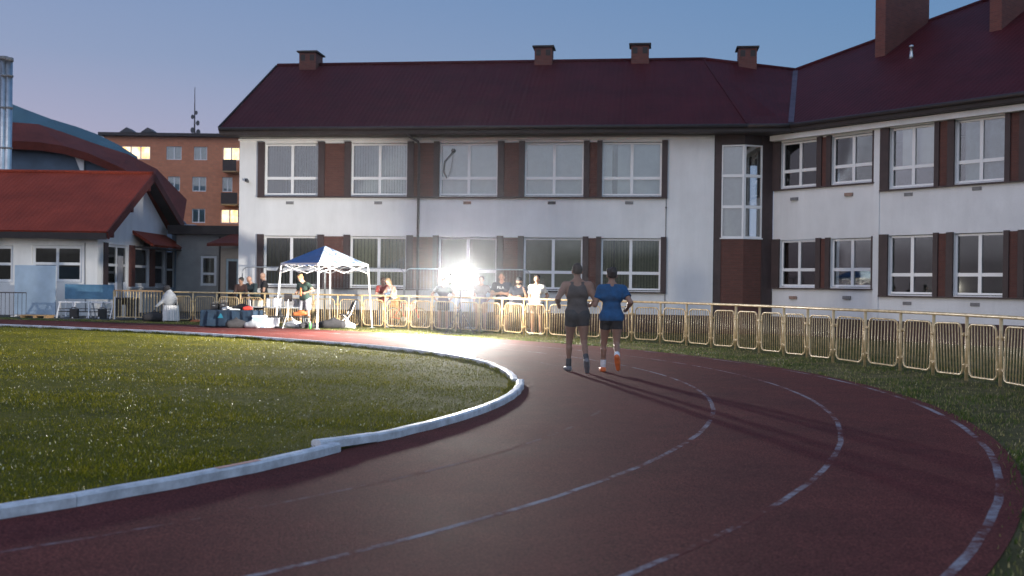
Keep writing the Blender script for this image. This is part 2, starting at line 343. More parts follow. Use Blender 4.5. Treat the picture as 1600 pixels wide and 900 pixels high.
class Prim:                                  # tapered limb a->b, or an ellipsoid; optional cutting planes (point, outward normal)
    def __init__(s, a, b=None, ra=.05, rb=None, k=.025, cuts=(), ell=None, rot=None, sub=False):
        s.a = np.array(a, float); s.b = np.array(b if b is not None else a, float); s.ra = ra; s.rb = ra if rb is None else rb
        s.k = k; s.cuts = cuts; s.ell = None if ell is None else np.array(ell, float); s.rot = rot; s.sub = sub
    def bounds(s, pad):
        r = max(s.ra, s.rb) if s.ell is None else s.ell.max()
        return np.minimum(s.a, s.b) - r - pad, np.maximum(s.a, s.b) + r + pad
    def dist(s, P):
        if s.ell is not None:
            q = P - s.a
            if s.rot is not None: q = q @ s.rot
            k0 = np.linalg.norm(q / s.ell, axis=-1); k1 = np.linalg.norm(q / s.ell ** 2, axis=-1)
            d = k0 * (k0 - 1) / np.maximum(k1, 1e-6)
        else:
            ab = s.b - s.a; L2 = max(ab @ ab, 1e-9); t = np.clip(((P - s.a) @ ab) / L2, 0, 1)
            d = np.linalg.norm(P - s.a - t[..., None] * ab, axis=-1) - (s.ra + (s.rb - s.ra) * t)
        for c, nrm in s.cuts: d = np.maximum(d, (P - np.array(c)) @ np.array(nrm))
        return d
def solid(prims, h, cuts=()):
    los, his = zip(*[p.bounds(.03) for p in prims if not p.sub]); lo = np.min(los, 0) - h; hi = np.max(his, 0) + h
    dims = np.ceil((hi - lo) / h).astype(int) + 1; f = np.full(dims, .3)
    ax = [lo[i] + np.arange(dims[i]) * h for i in range(3)]
    for p in prims:
        a, b = p.bounds(.05); i0 = np.clip(((a - lo) / h).astype(int), 0, dims); i1 = np.clip(np.ceil((b - lo) / h).astype(int) + 1, 0, dims)
        if (i1 <= i0).any(): continue
        g = np.stack(np.meshgrid(*[ax[i][i0[i]:i1[i]] for i in range(3)], indexing='ij'), -1)
        d = p.dist(g); sl = tuple(slice(i0[i], i1[i]) for i in range(3)); o = f[sl]; k = p.k
        if p.sub: hh = np.clip(.5 - .5 * (o + d) / k, 0, 1); f[sl] = o * (1 - hh) + (-d) * hh + k * hh * (1 - hh)
        else: hh = np.clip(.5 + .5 * (o - d) / k, 0, 1); f[sl] = o * (1 - hh) + d * hh - k * hh * (1 - hh)
    if cuts:
        g = np.stack(np.meshgrid(*ax, indexing='ij'), -1)
        for c, nrm in cuts: f = np.maximum(f, (g - np.array(c)) @ np.array(nrm))
    return surface_nets(f, lo, h)
def np_mesh(name, V, Fq):
    me = bpy.data.meshes.new(name); me.vertices.add(len(V)); me.vertices.foreach_set('co', np.asarray(V, np.float32).ravel())
    k = Fq.shape[1]; me.loops.add(Fq.size); me.loops.foreach_set('vertex_index', Fq.astype(np.int32).ravel())
    me.polygons.add(len(Fq)); me.polygons.foreach_set('loop_start', np.arange(0, Fq.size, k, dtype=np.int32)); me.polygons.foreach_set('loop_total', np.full(len(Fq), k, np.int32))
    me.update(); me.validate(); return me
def solid_obj(name, prims, h, m, parent, mtx, cuts=()):
    V, Fq = solid(prims, h, cuts)
    return link_mesh(name, np_mesh(name, V, Fq), m, parent, mtx, True)

def rotx(a): c, s = math.cos(a), math.sin(a); return np.array([[1, 0, 0], [0, c, -s], [0, s, c]])
def rotz(a): c, s = math.cos(a), math.sin(a); return np.array([[c, -s, 0], [s, c, 0], [0, 0, 1]])
def nv(v): v = np.array(v, float); return v / np.linalg.norm(v)
SKIN = {}
def skin(c):
    if c not in SKIN: SKIN[c] = mat('skin_tone', c, .55, .08, 12., .1, 120.)
    return SKIN[c]
CLOTH = {}
def cloth(c, r=.85):
    if c not in CLOTH: CLOTH[c] = mat('clothing_fabric', c, r, .22, 9., 1., 11.)
    return CLOTH[c]

def person(label, loc, heading, H=1.8, h=.0125, lean=0., twist=0., legs=None, arms=None, head=(0, 0), build=1.0,
           skin_c=(.46, .27, .19), hair=None, hair_style='short', top=None, top_kind='tee', bottom=None, bottom_len=.6, bottom_kind='shorts',
           shoe=(.05, .05, .06), sock=None, cap=None, beard=None, face=True, group=None, print_text=None):
    """heading: the way the person faces, degrees from +Y counter-clockwise. legs: per side (thigh forward deg, knee bend deg, out deg);
    arms: per side (elbow dir, hand dir) in the body frame, x = the person's right, y = forward."""
    t = thing('person', label, 'person', loc, R(heading), group)
    S = H / 1.8
    legs = legs or ((2, 2, 3), (-2, 2, 3)); arms = arms or (((.22, -.05, -1), (.05, .25, -1)),) * 2
    J = {}; T = rotx(-R(lean)) @ rotz(R(twist))              # trunk frame
    P = np.zeros(3)
    def up_(x, y, z): return P + T @ np.array([x, y, z])
    J['neck'] = up_(0, -.01, .54); hc = T @ rotz(R(head[0])) @ rotx(-R(head[1]))
    base = J['neck'] + T @ np.array([0, .012, .035])
    def hd(x, y, z): return base + hc @ np.array([x, y, z])
    for sd, (sg, ls, as_) in enumerate(((1, legs[0], arms[0]), (-1, legs[1], arms[1]))):
        hip = P + np.array([sg * .092, 0, -.02]); a, kb, out = R(ls[0]), R(ls[1]), R(ls[2])
        th = np.array([sg * math.sin(out), math.sin(a), -math.cos(a)]); th = nv(th)
        b = a - kb; sh = nv([sg * math.sin(out) * .3, math.sin(b), -math.cos(b)])
        J['hip', sd] = hip; J['knee', sd] = hip + th * .435; J['ank', sd] = J['knee', sd] + sh * .425
        ft = b - R(ls[3]) if len(ls) > 3 else 0.0
        fd = np.array([sg * .12, math.cos(ft), math.sin(ft)]) if len(ls) > 3 else np.array([sg * .18, 1, 0]); fd = nv(fd)
        J['shin', sd] = sh; J['toe', sd] = J['ank', sd] + fd * .175 + np.array([0, 0, -.045]) * (1 if len(ls) < 4 else 0) + (sh * .045 if len(ls) > 3 else 0)
        J['heel', sd] = J['ank', sd] - fd * .05 + (np.array([0, 0, -.04]) if len(ls) < 4 else sh * .045)
        shp = up_(sg * .185 * build, -.01, .475); e = nv(T @ np.array(as_[0]) * 1.0) if True else 0
        el = as_[0]; ha = as_[1]
        J['sho', sd] = shp; J['elb', sd] = shp + nv(T @ (np.array(el, float) * np.array([sg, 1, 1]))) * .295
        J['wri', sd] = J['elb', sd] + nv(T @ (np.array(ha, float) * np.array([sg, 1, 1]))) * .255
        J['hdir', sd] = nv(T @ (np.array(as_[2] if len(as_) > 2 else ha, float) * np.array([sg, 1, 1])))
    zmin = min(min(J['toe', i][2], J['heel', i][2]) for i in (0, 1)) - .032
    lift = np.array([0, 0, -zmin])
    P = P + lift; base = base + lift
    for k_ in list(J):
        if not (isinstance(k_, tuple) and k_[0] in ('shin', 'hdir')): J[k_] = J[k_] + lift
    bw = build
    trunk = [Prim(up_(.075, 0, .02), up_(-.075, 0, .02), .105 * bw, k=.04), Prim(up_(.05, .005, .17), up_(-.05, .005, .17), .098 * bw, k=.05),
             Prim(up_(.085 * bw, 0, .36), up_(-.085 * bw, 0, .36), .112 * bw, k=.05), Prim(up_(.135 * bw, -.012, .462), up_(-.135 * bw, -.012, .462), .068, k=.045)]
    neck = [Prim(J['neck'] + T @ np.array([0, -.005, -.07]), hd(0, 0, .05), .062 * bw, .054, k=.03),
            Prim(up_(.14, -.012, .478), J['neck'] + T @ np.array([.03, -.005, .03]), .045, .035, k=.03), Prim(up_(-.14, -.012, .478), J['neck'] + T @ np.array([-.03, -.005, .03]), .045, .035, k=.03)]
    headp = [Prim(hd(0, .005, .165), ell=(.080, .098, .108), rot=hc, k=.02), Prim(hd(0, .045, .085), hd(0, .03, .12), .047, .064, k=.03),
             Prim(hd(0, .088, .118), hd(0, .101, .10), .010, .015, k=.012), Prim(hd(.083, .0, .125), ell=(.014, .022, .034), rot=hc, k=.008), Prim(hd(-.083, .0, .125), ell=(.014, .022, .034), rot=hc, k=.008),
             Prim(hd(.032, .098, .142), ell=(.016, .012, .011), rot=hc, k=.012, sub=True), Prim(hd(-.032, .098, .142), ell=(.016, .012, .011), rot=hc, k=.012, sub=True)]
    limbs = []; A = {}
    for sd in (0, 1):
        sh_, el_, wr_ = J['sho', sd], J['elb', sd], J['wri', sd]; hp, kn, an = J['hip', sd], J['knee', sd], J['ank', sd]
        limbs += [Prim(sh_, ell=(.064 * bw,) * 3, k=.045), Prim(sh_, sh_ + (el_ - sh_) * .5, .052 * bw, .053 * bw, k=.03), Prim(sh_ + (el_ - sh_) * .5, el_, .052 * bw, .040, k=.02),
                  Prim(el_, el_ + (wr_ - el_) * .35, .040, .044 * bw, k=.02), Prim(el_ + (wr_ - el_) * .35, wr_, .044 * bw, .027, k=.02)]
        f = J['hdir', sd]; sg = 1 if sd == 0 else -1
        side = np.cross(f, T @ np.array([sg * 1., 0.2, 0])); side = nv(side); nrm = np.cross(f, side)
        pal = wr_ + f * .075
        limbs += [Prim(wr_ + f * .01 + side * .006, pal + side * .018, .026, .020, k=.012), Prim(wr_ + f * .01 - side * .006, pal - side * .018, .026, .020, k=.012)]
        for q, ln in zip((-.030, -.010, .010, .030), (.066, .078, .074, .058)):
            r0 = pal + side * q; r1 = r0 + f * ln * .5 + nrm * .010; r2 = r1 + f * ln * .35 + nrm * .026
            limbs += [Prim(r0, r1, .0105, .0098, k=.006), Prim(r1, r2, .0098, .0088, k=.005)]
        th0 = wr_ + f * .02 - side * .026; th1 = th0 + f * .034 - side * .026 + nrm * .008; limbs += [Prim(th0, th1, .0135, .0115, k=.01), Prim(th1, th1 + f * .03 + nrm * .012, .0115, .0095, k=.006)]
        ca = kn + (an - kn) * .3; bk = -np.cross(J['shin', sd], np.array([1., 0, 0])); bk = nv(bk)
        if bk[1] > 0: bk = -bk
        limbs += [Prim(hp + np.array([0, -.012, .01]), hp + (kn - hp) * .45, .092 * bw, .078 * bw, k=.04), Prim(hp + (kn - hp) * .45, kn, .078 * bw, .052, k=.03),
                  Prim(kn, ca, .052, .046, k=.02), Prim(ca, an, .047, .034, k=.02), Prim(ca + bk * .016, ca + (an - kn) * .18 + bk * .010, .042, .036, k=.03),
                  Prim(J['heel', sd], J['toe', sd], .032, .030, k=.02), Prim(an, J['heel', sd] * .5 + J['toe', sd] * .5, .036, .034, k=.02)]
        if lean > -90: limbs.append(Prim(hp + np.array([-sg * .005, -.055, -.005]), ell=(.085 * bw, .075, .09), k=.05))
    sc = Matrix.Scale(S, 4); mtx = PMAT[t.name] @ sc
    body = solid_obj('body', trunk + neck + headp + limbs, h, skin(skin_c), t, mtx)
    Tz = T @ np.array([0, 0, 1]); 
    def infl(p, d): 
        q = Prim(p.a, p.b, p.ra + d, p.rb + d, p.k, p.cuts, None if p.ell is None else p.ell + d, p.rot, p.sub); return q
    if top is not None:
        e = .014; ps = [infl(p, e) for p in trunk[:3]]
        ps[0] = infl(trunk[0], .020)
        hem = up_(0, 0, -.07)
        if top_kind != 'tank': ps[0] = infl(trunk[0], .030); ps += [Prim(J['hip', sd] + np.array([(-.005 if sd == 0 else .005), -.055, -.005]), ell=(.085 * bw + .026, .075 + .026, .09 + .026), k=.05) for sd in (0, 1)]
        if top_kind == 'tank':
            ps += [Prim(up_(.088, -.012, .50), up_(.088, -.012, .36), .060, .10, k=.04), Prim(up_(-.088, -.012, .50), up_(-.088, -.012, .36), .060, .10, k=.04)]
            cuts = [(hem, -Tz), (up_(0, 0, .535), Tz), (up_(.150, 0, .4), T @ nv([1, 0, .25])), (up_(-.150, 0, .4), T @ nv([-1, 0, .25]))]
            solid_obj('singlet', ps, h, cloth(top), t, mtx, cuts)
        else:
            ps.append(infl(trunk[3], e)); ps += [infl(n_, .010) for n_ in neck[1:]]
            ln = {'tee': .62, 'long': 1.0}[top_kind]
            for sd in (0, 1):
                sh_, el_, wr_ = J['sho', sd], J['elb', sd], J['wri', sd]; d = nv(el_ - sh_)
                ps.append(Prim(sh_, ell=(.078 * bw,) * 3, k=.04)); en = sh_ + (el_ - sh_) * ln
                if top_kind == 'tee': ps.append(Prim(sh_, en + d * .06, .066 * bw, .076 * bw, k=.03, cuts=[(en, d)]))
                else: ps += [Prim(sh_, el_, .066 * bw, .058, k=.03), Prim(el_, wr_, .058, .045, k=.03, cuts=[(wr_ - nv(wr_ - el_) * .01, nv(wr_ - el_))])]
            solid_obj('shirt', ps, h, cloth(top), t, mtx, [(hem, -Tz), (J['neck'] + T @ np.array([0, 0, .022]), Tz)])
    if bottom is not None:
        ps = [infl(trunk[0], .026 if bottom_kind != 'tights' else .012)]
        for sd in (0, 1):
            hp, kn, an = J['hip', sd], J['knee', sd], J['ank', sd]; d = nv(kn - hp); en = hp + (kn - hp) * min(bottom_len, 1)
            lo_ = .020 if bottom_kind == 'shorts' else .010
            ps += [Prim(hp + np.array([0, -.012, .01]), en + d * .08, .095 * bw + lo_, (.078 if bottom_len < .7 else .066) * bw + lo_ * 1.4, k=.03, cuts=[(en, d)] if bottom_len < 1 else ()),
                   Prim(hp + np.array([(-.005 if sd == 0 else .005), -.055, -.005]), ell=(.085 * bw + lo_, .075 + lo_, .09 + lo_), k=.05)]
            if bottom_kind == 'trousers':
                d2 = nv(an - kn); ps.append(Prim(kn, an, .066, .058, k=.03, cuts=[(an - d2 * .01, d2)]))
        solid_obj('trousers' if bottom_kind == 'trousers' else 'shorts', ps, h, cloth(bottom), t, mtx, [(up_(0, 0, .125), Tz)])
    for sd in (0, 1):
        he, to, an = J['heel', sd], J['toe', sd], J['ank', sd]
        if shoe is not None:
            u = nv(an - (he * .7 + to * .3)); fd = nv(to - he)
            solid_obj('shoe', [Prim(he, he + (to - he) * .55, .043, .042, k=.02), Prim(he + (to - he) * .55, to + fd * .012, .045, .036, k=.02), Prim(an * .7 + he * .3, he * .6 + to * .4, .046, .042, k=.02, cuts=[(an + u * .012, u)])],
                      h * .8, cloth(shoe, .6), t, mtx)
        if sock is not None:
            d = nv(J['knee', sd] - an); solid_obj('sock', [Prim(an - d * .02, an + d * .16, .043, .049, k=.01, cuts=[(an + d * .13, d)])], h * .8, cloth(sock), t, mtx)
    if hair is not None:
        hp_ = [Prim(hd(0, -.005, .168), ell=(.086, .104, .113), rot=hc, k=.01)]; hr = random.Random(len(label))
        for q in range(16):
            a_, e_ = hr.uniform(0, 6.28), hr.uniform(.1, .9); hp_.append(Prim(hd(.080 * math.cos(a_) * math.cos(e_), -.005 + .098 * math.sin(a_) * math.cos(e_), .168 + .108 * math.sin(e_)), ell=(hr.uniform(.014, .026),) * 3, rot=hc, k=.02))
        cuts = [(hd(0, .060, .175), hc @ nv([0, .85, -.50])), (hd(0, -.03, .095), hc @ nv([0, .45, -1.]))]
        if hair_style == 'crop': hp_ = [Prim(hd(0, -.003, .168), ell=(.0838, .102, .1115), rot=hc, k=.01)]
        if hair_style == 'top': hp_ = [Prim(hd(0, -.003, .170), ell=(.0830, .1015, .1115), rot=hc, k=.01), Prim(hd(0, -.015, .262), ell=(.058, .066, .022), rot=hc, k=.03)]; cuts = [cuts[0], (hd(0, -.03, .135), hc @ nv([0, .3, -1.]))]
        if hair_style == 'long': hp_ = [Prim(hd(0, -.012, .168), ell=(.092, .108, .118), rot=hc, k=.02), Prim(hd(0, -.06, .10), hd(0, -.075, -.04), .075, .05, k=.04)]; cuts = cuts[:1]
        solid_obj('hair', hp_, h * .8, cloth(hair, .7), t, mtx, cuts)
    if beard is not None:
        solid_obj('beard', [Prim(hd(0, .048, .070), hd(0, .055, .10), .052, .052, k=.01), Prim(hd(0, .02, .08), ell=(.073, .05, .04), rot=hc, k=.03)], h * .8, cloth(beard, .8), t, mtx, [(hd(0, .1, .100), hc @ nv([0, .3, 1]))])
    if cap is not None:
        solid_obj('cap', [Prim(hd(0, 0, .185), ell=(.088, .106, .100), rot=hc, k=.01), Prim(hd(0, .125, .178), ell=(.068, .075, .012), rot=hc, k=.01)], h * .8, cloth(cap), t, mtx, [(hd(0, 0, .170), hc @ np.array([0, 0, -1.]))])
    if face:
        for sg in (1, -1): solid_obj('eye', [Prim(hd(sg * .032, .086, .142), ell=(.013, .009, .009), rot=hc)], .005, cloth((.05, .04, .035), .2), body, mtx)
        solid_obj('mouth', [Prim(hd(0, .092, .073), ell=(.024, .008, .008), rot=hc)], .005, cloth((.30, .11, .09), .5), body, mtx)
    if print_text:
        cu = bpy.data.curves.new('chest_print', 'FONT'); cu.body = print_text; cu.size = .115; cu.align_x = 'CENTER'; cu.extrude = .004
        tmp = bpy.data.objects.new('tmp', cu); COL.objects.link(tmp); dg = bpy.context.evaluated_depsgraph_get(); me = bpy.data.meshes.new_from_object(tmp.evaluated_get(dg)); bpy.data.objects.remove(tmp)
        c = up_(0, .138 * bw + .014, .36); fm = Matrix(((-1, 0, 0, c[0]), (0, 0, 1, c[1]), (0, 1, 0, c[2]), (0, 0, 0, 1)))
        link_mesh('chest_print', me, cloth((.85, .85, .87)), t, mtx @ fm)
    return t
# ------------------------------------------------------------------ ground, bend of the track, infield
CX, CY = -12.3, 15.3
TH = np.array([-90., 40, 52, 62, 73.6, 88.5, 101, 112, 120]); DL = np.array([0., 0, 0, .35, 1.15, 2.5, 4.6, 7.4, 10.4])
def delta(th):                              # the bend opens out into the straight
    k = np.array([-6, -3, 0, 3, 6.]); w = np.array([1, 2, 3, 2, 1.]); return float((np.interp(th + k, TH, DL) * w).sum() / 9)
def bend(r, th, z=0.0):
    rr = r + delta(th); return Vector((CX + rr * math.cos(R(th)), CY + rr * math.sin(R(th)), z))
def ring(r0, r1, z, t0=-86, t1=119, step=.7, jit=0.0):
    mb = MB(); n = int((t1 - t0) / step); vs = []
    for i in range(n + 1):
        th = t0 + (t1 - t0) * i / n; j = jit * (math.sin(th * .9) + math.sin(th * 2.3 + 1)) * .5
        vs += [bend((RIN(th) if r0 is None else r0) + j, th, z), bend(r1 + j, th, z)]
    return mb.add(vs, [(2 * i, 2 * i + 1, 2 * i + 3, 2 * i + 2) for i in range(n)])
R_IN, R_OUT = 12.42, 17.78
def RIN(th): return R_IN + float(np.interp(th, [-86, -60, -44, -35, -28], [1.3, .75, .42, .22, 0]))
fence_pts = [(6.55, 8.0), (7.35, 11.8), (7.62, 15.4), (7.25, 18.7), (6.5, 21.0), (5.9, 23.3), (4.95, 25.8), (3.6, 27.95), (1.2, 30.15), (-.74, 32.3), (-2.85, 34.0), (-5.2, 35.5), (-7.6, 36.6), (-10.0, 37.5), (-12.2, 38.25), (-13.9, 38.7)]
def catmull(pts, per=24):
    out = []; p = [np.array(q, float) for q in pts]; p = [2 * p[0] - p[1]] + p + [2 * p[-1] - p[-2]]
    for i in range(1, len(p) - 2):
        for k in range(per):
            t = k / per; a, b, c, d = p[i - 1:i + 3]
            out.append(.5 * (2 * b + (c - a) * t + (2 * a - 5 * b + 4 * c - d) * t * t + (3 * b - a - 3 * c + d) * t ** 3))
    out.append(p[-2]); return np.array(out)
FP = catmull(fence_pts)
FP[2:-2] = (FP[:-4] + FP[1:-3] + FP[2:-2] + FP[3:-1] + FP[4:]) / 5
seg = np.linalg.norm(np.diff(FP, axis=0), axis=1); FS = np.concatenate([[0], np.cumsum(seg)])
def fence_at(s): return Vector((np.interp(s, FS, FP[:, 0]), np.interp(s, FS, FP[:, 1]), 0))
def behind_fence(X, Y):                     # metres outside the fence line
    d2 = np.full(X.shape, 1e9); sg = np.zeros(X.shape)
    for i in range(0, len(FP) - 4, 4):
        a, b = FP[i], FP[i + 4]; ab = b - a; L2 = ab @ ab; t = np.clip(((X - a[0]) * ab[0] + (Y - a[1]) * ab[1]) / L2, 0, 1)
        dx, dy = X - a[0] - t * ab[0], Y - a[1] - t * ab[1]; d = dx * dx + dy * dy; cr = ab[0] * dy - ab[1] * dx
        u = d < d2; d2 = np.where(u, d, d2); sg = np.where(u, -np.sign(cr), sg)
    return np.sqrt(d2) * sg
def ground_z(X, Y):
    t = np.clip((behind_fence(X, Y) - .6) / 3.0, 0, 1); return -.20 * t * t * (3 - 2 * t) * np.clip((X + 16) / 5, 0, 1)
gx = np.concatenate([[-1500, -500, -200, -90, -60], np.arange(-44, 32.1, .5), [40, 60, 120, 400, 1500]]); gy = np.concatenate([[-600, -120, -30, -8], np.arange(-2, 62.1, .5), [70, 90, 140, 300, 800, 3000]])
XX, YY = np.meshgrid(gx, gy, indexing='ij'); ZZ = ground_z(XX, YY) - .004
nx_, ny_ = XX.shape; q = np.arange(nx_ * ny_).reshape(nx_, ny_)
gm = np_mesh('ground', np.stack([XX, YY, ZZ], -1).reshape(-1, 3), np.stack([q[:-1, :-1], q[1:, :-1], q[1:, 1:], q[:-1, 1:]], -1).reshape(-1, 4))
MT['earth'] = ground_mat('dry_grass_ground', (.040, .045, .016), (.10, .090, .038), (.19, .155, .085))
MT['turf'] = ground_mat('infield_turf', (.060, .060, .008), (.10, .098, .012), (.16, .135, .022), .8)
MT['paving'] = ground_mat('grey_paving', (.07, .072, .07), (.09, .092, .09), (.12, .12, .115), 2.)
tag(link_mesh('ground', gm, MT['earth'], smooth=True), kind='structure')
# infield sheet inside the kerb
mb = MB(); inner = [bend(RIN(th) - .02, th, .004) for th in np.linspace(-86, 119, 180)]
mb.add(inner + [Vector((-60, 44, .004)), Vector((-60, -4, .004))], [tuple(range(len(inner) + 2))])
tag(mb.build('infield', MT['turf'], fix=False), kind='structure')
tag(ring(None, R_OUT, .004, jit=.0).build('running_track', MT['track'], fix=False), kind='structure')
for i, (r, w) in enumerate(((13.68, .045), (14.98, .05), (16.33, .05), (17.62, .06))):
    tag(ring(r - w / 2, r + w / 2, .0047, jit=.006).build('lane_line', MT['line_faint' if i == 0 else 'line'], fix=False), kind='structure')
# strip of paving in front of the white house
mb = MB(); mb.add([(-32, 37.9, .006), (-14.2, 38.85, .006), (-10.9, 41.5, .006), (-10.9, 53, .006), (-32, 53, .006)], [(0, 1, 2, 3, 4)])
tag(mb.build('paving', MT['paving'], fix=False), kind='structure')

# ------------------------------------------------------------------ white kerb rails along the inside of the bend
def th_of(px, py):
    p = G(px, py, .05); return math.degrees(math.atan2(p.y - CY, p.x - CX))
KERB_W, KERB_H = .105, .078
def kerb_piece(t0, t1, name_label, m, r0=0., r1=0., z=0., shrink=.0, tilt=0.):
    mb = MB(); n = max(2, int(abs(t1 - t0) / 1.5)); c = bend(RIN((t0 + t1) / 2), (t0 + t1) / 2); mt_ = Matrix.Translation(c)
    prof = [(-KERB_W / 2, 0), (-KERB_W / 2, KERB_H * .8), (-KERB_W / 2 + .02, KERB_H), (KERB_W / 2 - .02, KERB_H), (KERB_W / 2, KERB_H * .8), (KERB_W / 2, 0)]
    vs = []
    for i in range(n + 1):
        f = i / n; th = t0 + (t1 - t0) * f; w = r0 + (r1 - r0) * f + .008 * math.sin(th * 1.9)
        for a, b in prof: vs.append(bend(RIN(th) + a + w, th, .006 + b + z + tilt * f) - c)
    k = len(prof); fs = [tuple(range(k)), tuple(n * k + j for j in reversed(range(k)))]
    for i in range(n):
        for j in range(k): fs.append((i * k + j, i * k + (j + 1) % k, (i + 1) * k + (j + 1) % k, (i + 1) * k + j))
    o = mb.add(vs, fs).build('kerb_rail', m, None, mt_); return tag(o, name_label, 'kerb rail', 'white kerb rails edging the infield')
ta, tb, tc_, td = th_of(490, 697), th_of(592, 684), th_of(818, 603), th_of(768, 571)
common = 'white kerb rail laid in the unbroken run between turf and red track'
edges = [ta]; 
while edges[0] > -80: edges.insert(0, edges[0] - 11.5)
for a, b in zip(edges[:-1], edges[1:]):
    o = kerb_piece(a + .015, b - .015 if b != ta else b + .5, common, MT['kerb'], random.uniform(-.004, .004), random.uniform(-.004, .004))
    if b == ta: o['label'] = 'blurred white kerb rail with an orange stain, below the overlapping rail end'; stained = o
kerb_piece(ta - .3, tb, 'raised white kerb rail whose loose end overlaps its neighbour, gap under it', MT['kerb'], -.10, .02, .035, tilt=-.025)
tm = (tb + tc_) / 2
kerb_piece(tb + .1, tm - .1, 'brightly lit white kerb rail curving up from the overlapping rail', MT['kerb'], .0, .01)
kerb_piece(tm + .1, tc_ + 3.2, 'sharply curving white kerb rail at the rightmost tip of the turf', MT['kerb'], .01, .02)
kerb_piece(tc_ + 3.5, td, 'short white kerb rail set back behind the tip of the turf', MT['kerb'], -.06, -.04)
e = td + .2; first = True
while e < 116:
    kerb_piece(e, min(e + 9.3, 118), 'white kerb rail with an angled near end just past the tip' if first else common, MT['kerb'], random.uniform(-.004, .004), random.uniform(-.004, .004)); e += 9.33; first = False
ts = th_of(366, 731)                        # stain on the kerb
mb = MB(); vs = []
for i in range(5):
    th = ts - 1.0 + i * .5; vs += [bend(RIN(th) - .032, th, .0870), bend(RIN(th) + .030, th, .0870)]
mb.add(vs, [(2 * i, 2 * i + 1, 2 * i + 3, 2 * i + 2) for i in range(4)]); mb.build('stain', MT['kerb_orange'], stained, fix=False)

# ------------------------------------------------------------------ grass blades
def blades(name, P, hgt, wid, tone, m, seed, lean=.5):
    g = np.random.default_rng(seed); n = len(P); a = g.uniform(0, 2 * np.pi, n); d = np.stack([np.cos(a), np.sin(a), 0 * a], 1); sd = np.stack([-np.sin(a), np.cos(a), 0 * a], 1)
    ln = g.uniform(0, lean, n) * hgt; V = np.empty((n, 4, 3)); V[:, 0] = P - sd * wid[:, None] / 2; V[:, 1] = P + sd * wid[:, None] / 2
    mid = P + d * ln[:, None] * .35; mid[:, 2] += hgt * .6; tip = P + d * ln[:, None]; tip[:, 2] += hgt
    V[:, 2] = mid + sd * wid[:, None] * .42; V[:, 3] = tip
    F = (np.arange(n) * 4)[:, None] + np.array([[0, 1, 2, 3]])
    me = np_mesh(name, V.reshape(-1, 3), F); at = me.attributes.new('tone', 'FLOAT', 'POINT'); at.data.foreach_set('value', np.repeat(tone, 4).astype(np.float32))
    return tag(link_mesh(name, me, m), kind='stuff')
def clump(X, Y, s):                         # cheap patchiness
    return np.sin(X * s + 1.3 * np.sin(Y * s * .7)) * np.sin(Y * s * 1.1 + 1.7 * np.sin(X * s * .6 + 2)) * .5 + .5
g = np.random.default_rng(3); n = 400000
dist = 5.6 + 30 * g.random(n) ** 1.7; ang = g.uniform(-.60, .06, n); X = dist * np.sin(ang); Y = dist * np.cos(ang)
th = np.degrees(np.arctan2(Y - CY, X - CX)); dl = np.interp(th, TH, DL); rr = np.hypot(X - CX, Y - CY); ok = rr < np.interp(th, [-86, -60, -44, -35, -28], [R_IN + 1.3, R_IN + .75, R_IN + .42, R_IN + .22, R_IN]) + dl - .09 + .05 * g.random(n); X, Y, dist = X[ok], Y[ok], dist[ok]
cl = clump(X, Y, 1.3) * .6 + clump(X, Y, 4.1) * .4; keep = g.random(len(X)) < .35 + .65 * cl; X, Y, dist, cl = X[keep], Y[keep], dist[keep], cl[keep]
hg = (.012 + .018 * g.random(len(X))) * (.7 + .6 * cl) * (1 + .18 * np.sign(np.sin((X * .35 + Y) * 1.9))); wd = .0035 + .0042 * g.random(len(X)) + dist * .00012
tone = np.clip(.15 + .55 * g.random(len(X)) * (.5 + cl), 0, .86); dry = g.random(len(X)) < .05; tone[dry] = g.uniform(.87, .95, dry.sum())
glint = g.random(len(X)) < .011 * (.3 + 1.8 * clump(X + 5, Y, .55)); tone[glint] = 1.0; wd[glint] *= 2.3; hg[glint] *= .9  # dew glints put into the colour as wide pale blades
MT['blades'] = blade_mat('infield_blades', [(0, (.058, .074, .006)), (.45, (.19, .19, .008)), (.85, (.38, .32, .022)), (.9, (.36, .30, .08)), (.97, (.60, .60, .42))], .35)
blades('infield_grass', np.stack([X, Y, 0 * X + .002], 1), hg, wd, tone, MT['blades'], 11, .9)
g = np.random.default_rng(8); n = 26000; tq = g.uniform(-62, 112, n); rq = np.interp(tq, np.linspace(-62, 112, 349), [RIN(t) + delta(t) for t in np.linspace(-62, 112, 349)]) - KERB_W / 2 - .005 - .09 * g.random(n) ** 2
X = CX + rq * np.cos(np.radians(tq)); Y = CY + rq * np.sin(np.radians(tq)); cl = clump(X, Y, 5.); kp = g.random(n) < .25 + .75 * cl; X, Y, cl = X[kp], Y[kp], cl[kp]
blades('kerb_grass', np.stack([X, Y, 0 * X + .002], 1), (.03 + .05 * g.random(len(X))) * (.5 + .6 * cl), .004 + .005 * g.random(len(X)), np.clip(.7 * g.random(len(X)), 0, .86), MT['blades'], 13, .9)
MT['verge_blades'] = blade_mat('verge_blades', [(0, (.028, .060, .012)), (.4, (.085, .13, .025)), (.7, (.24, .22, .08)), (1, (.50, .42, .20))], .5)
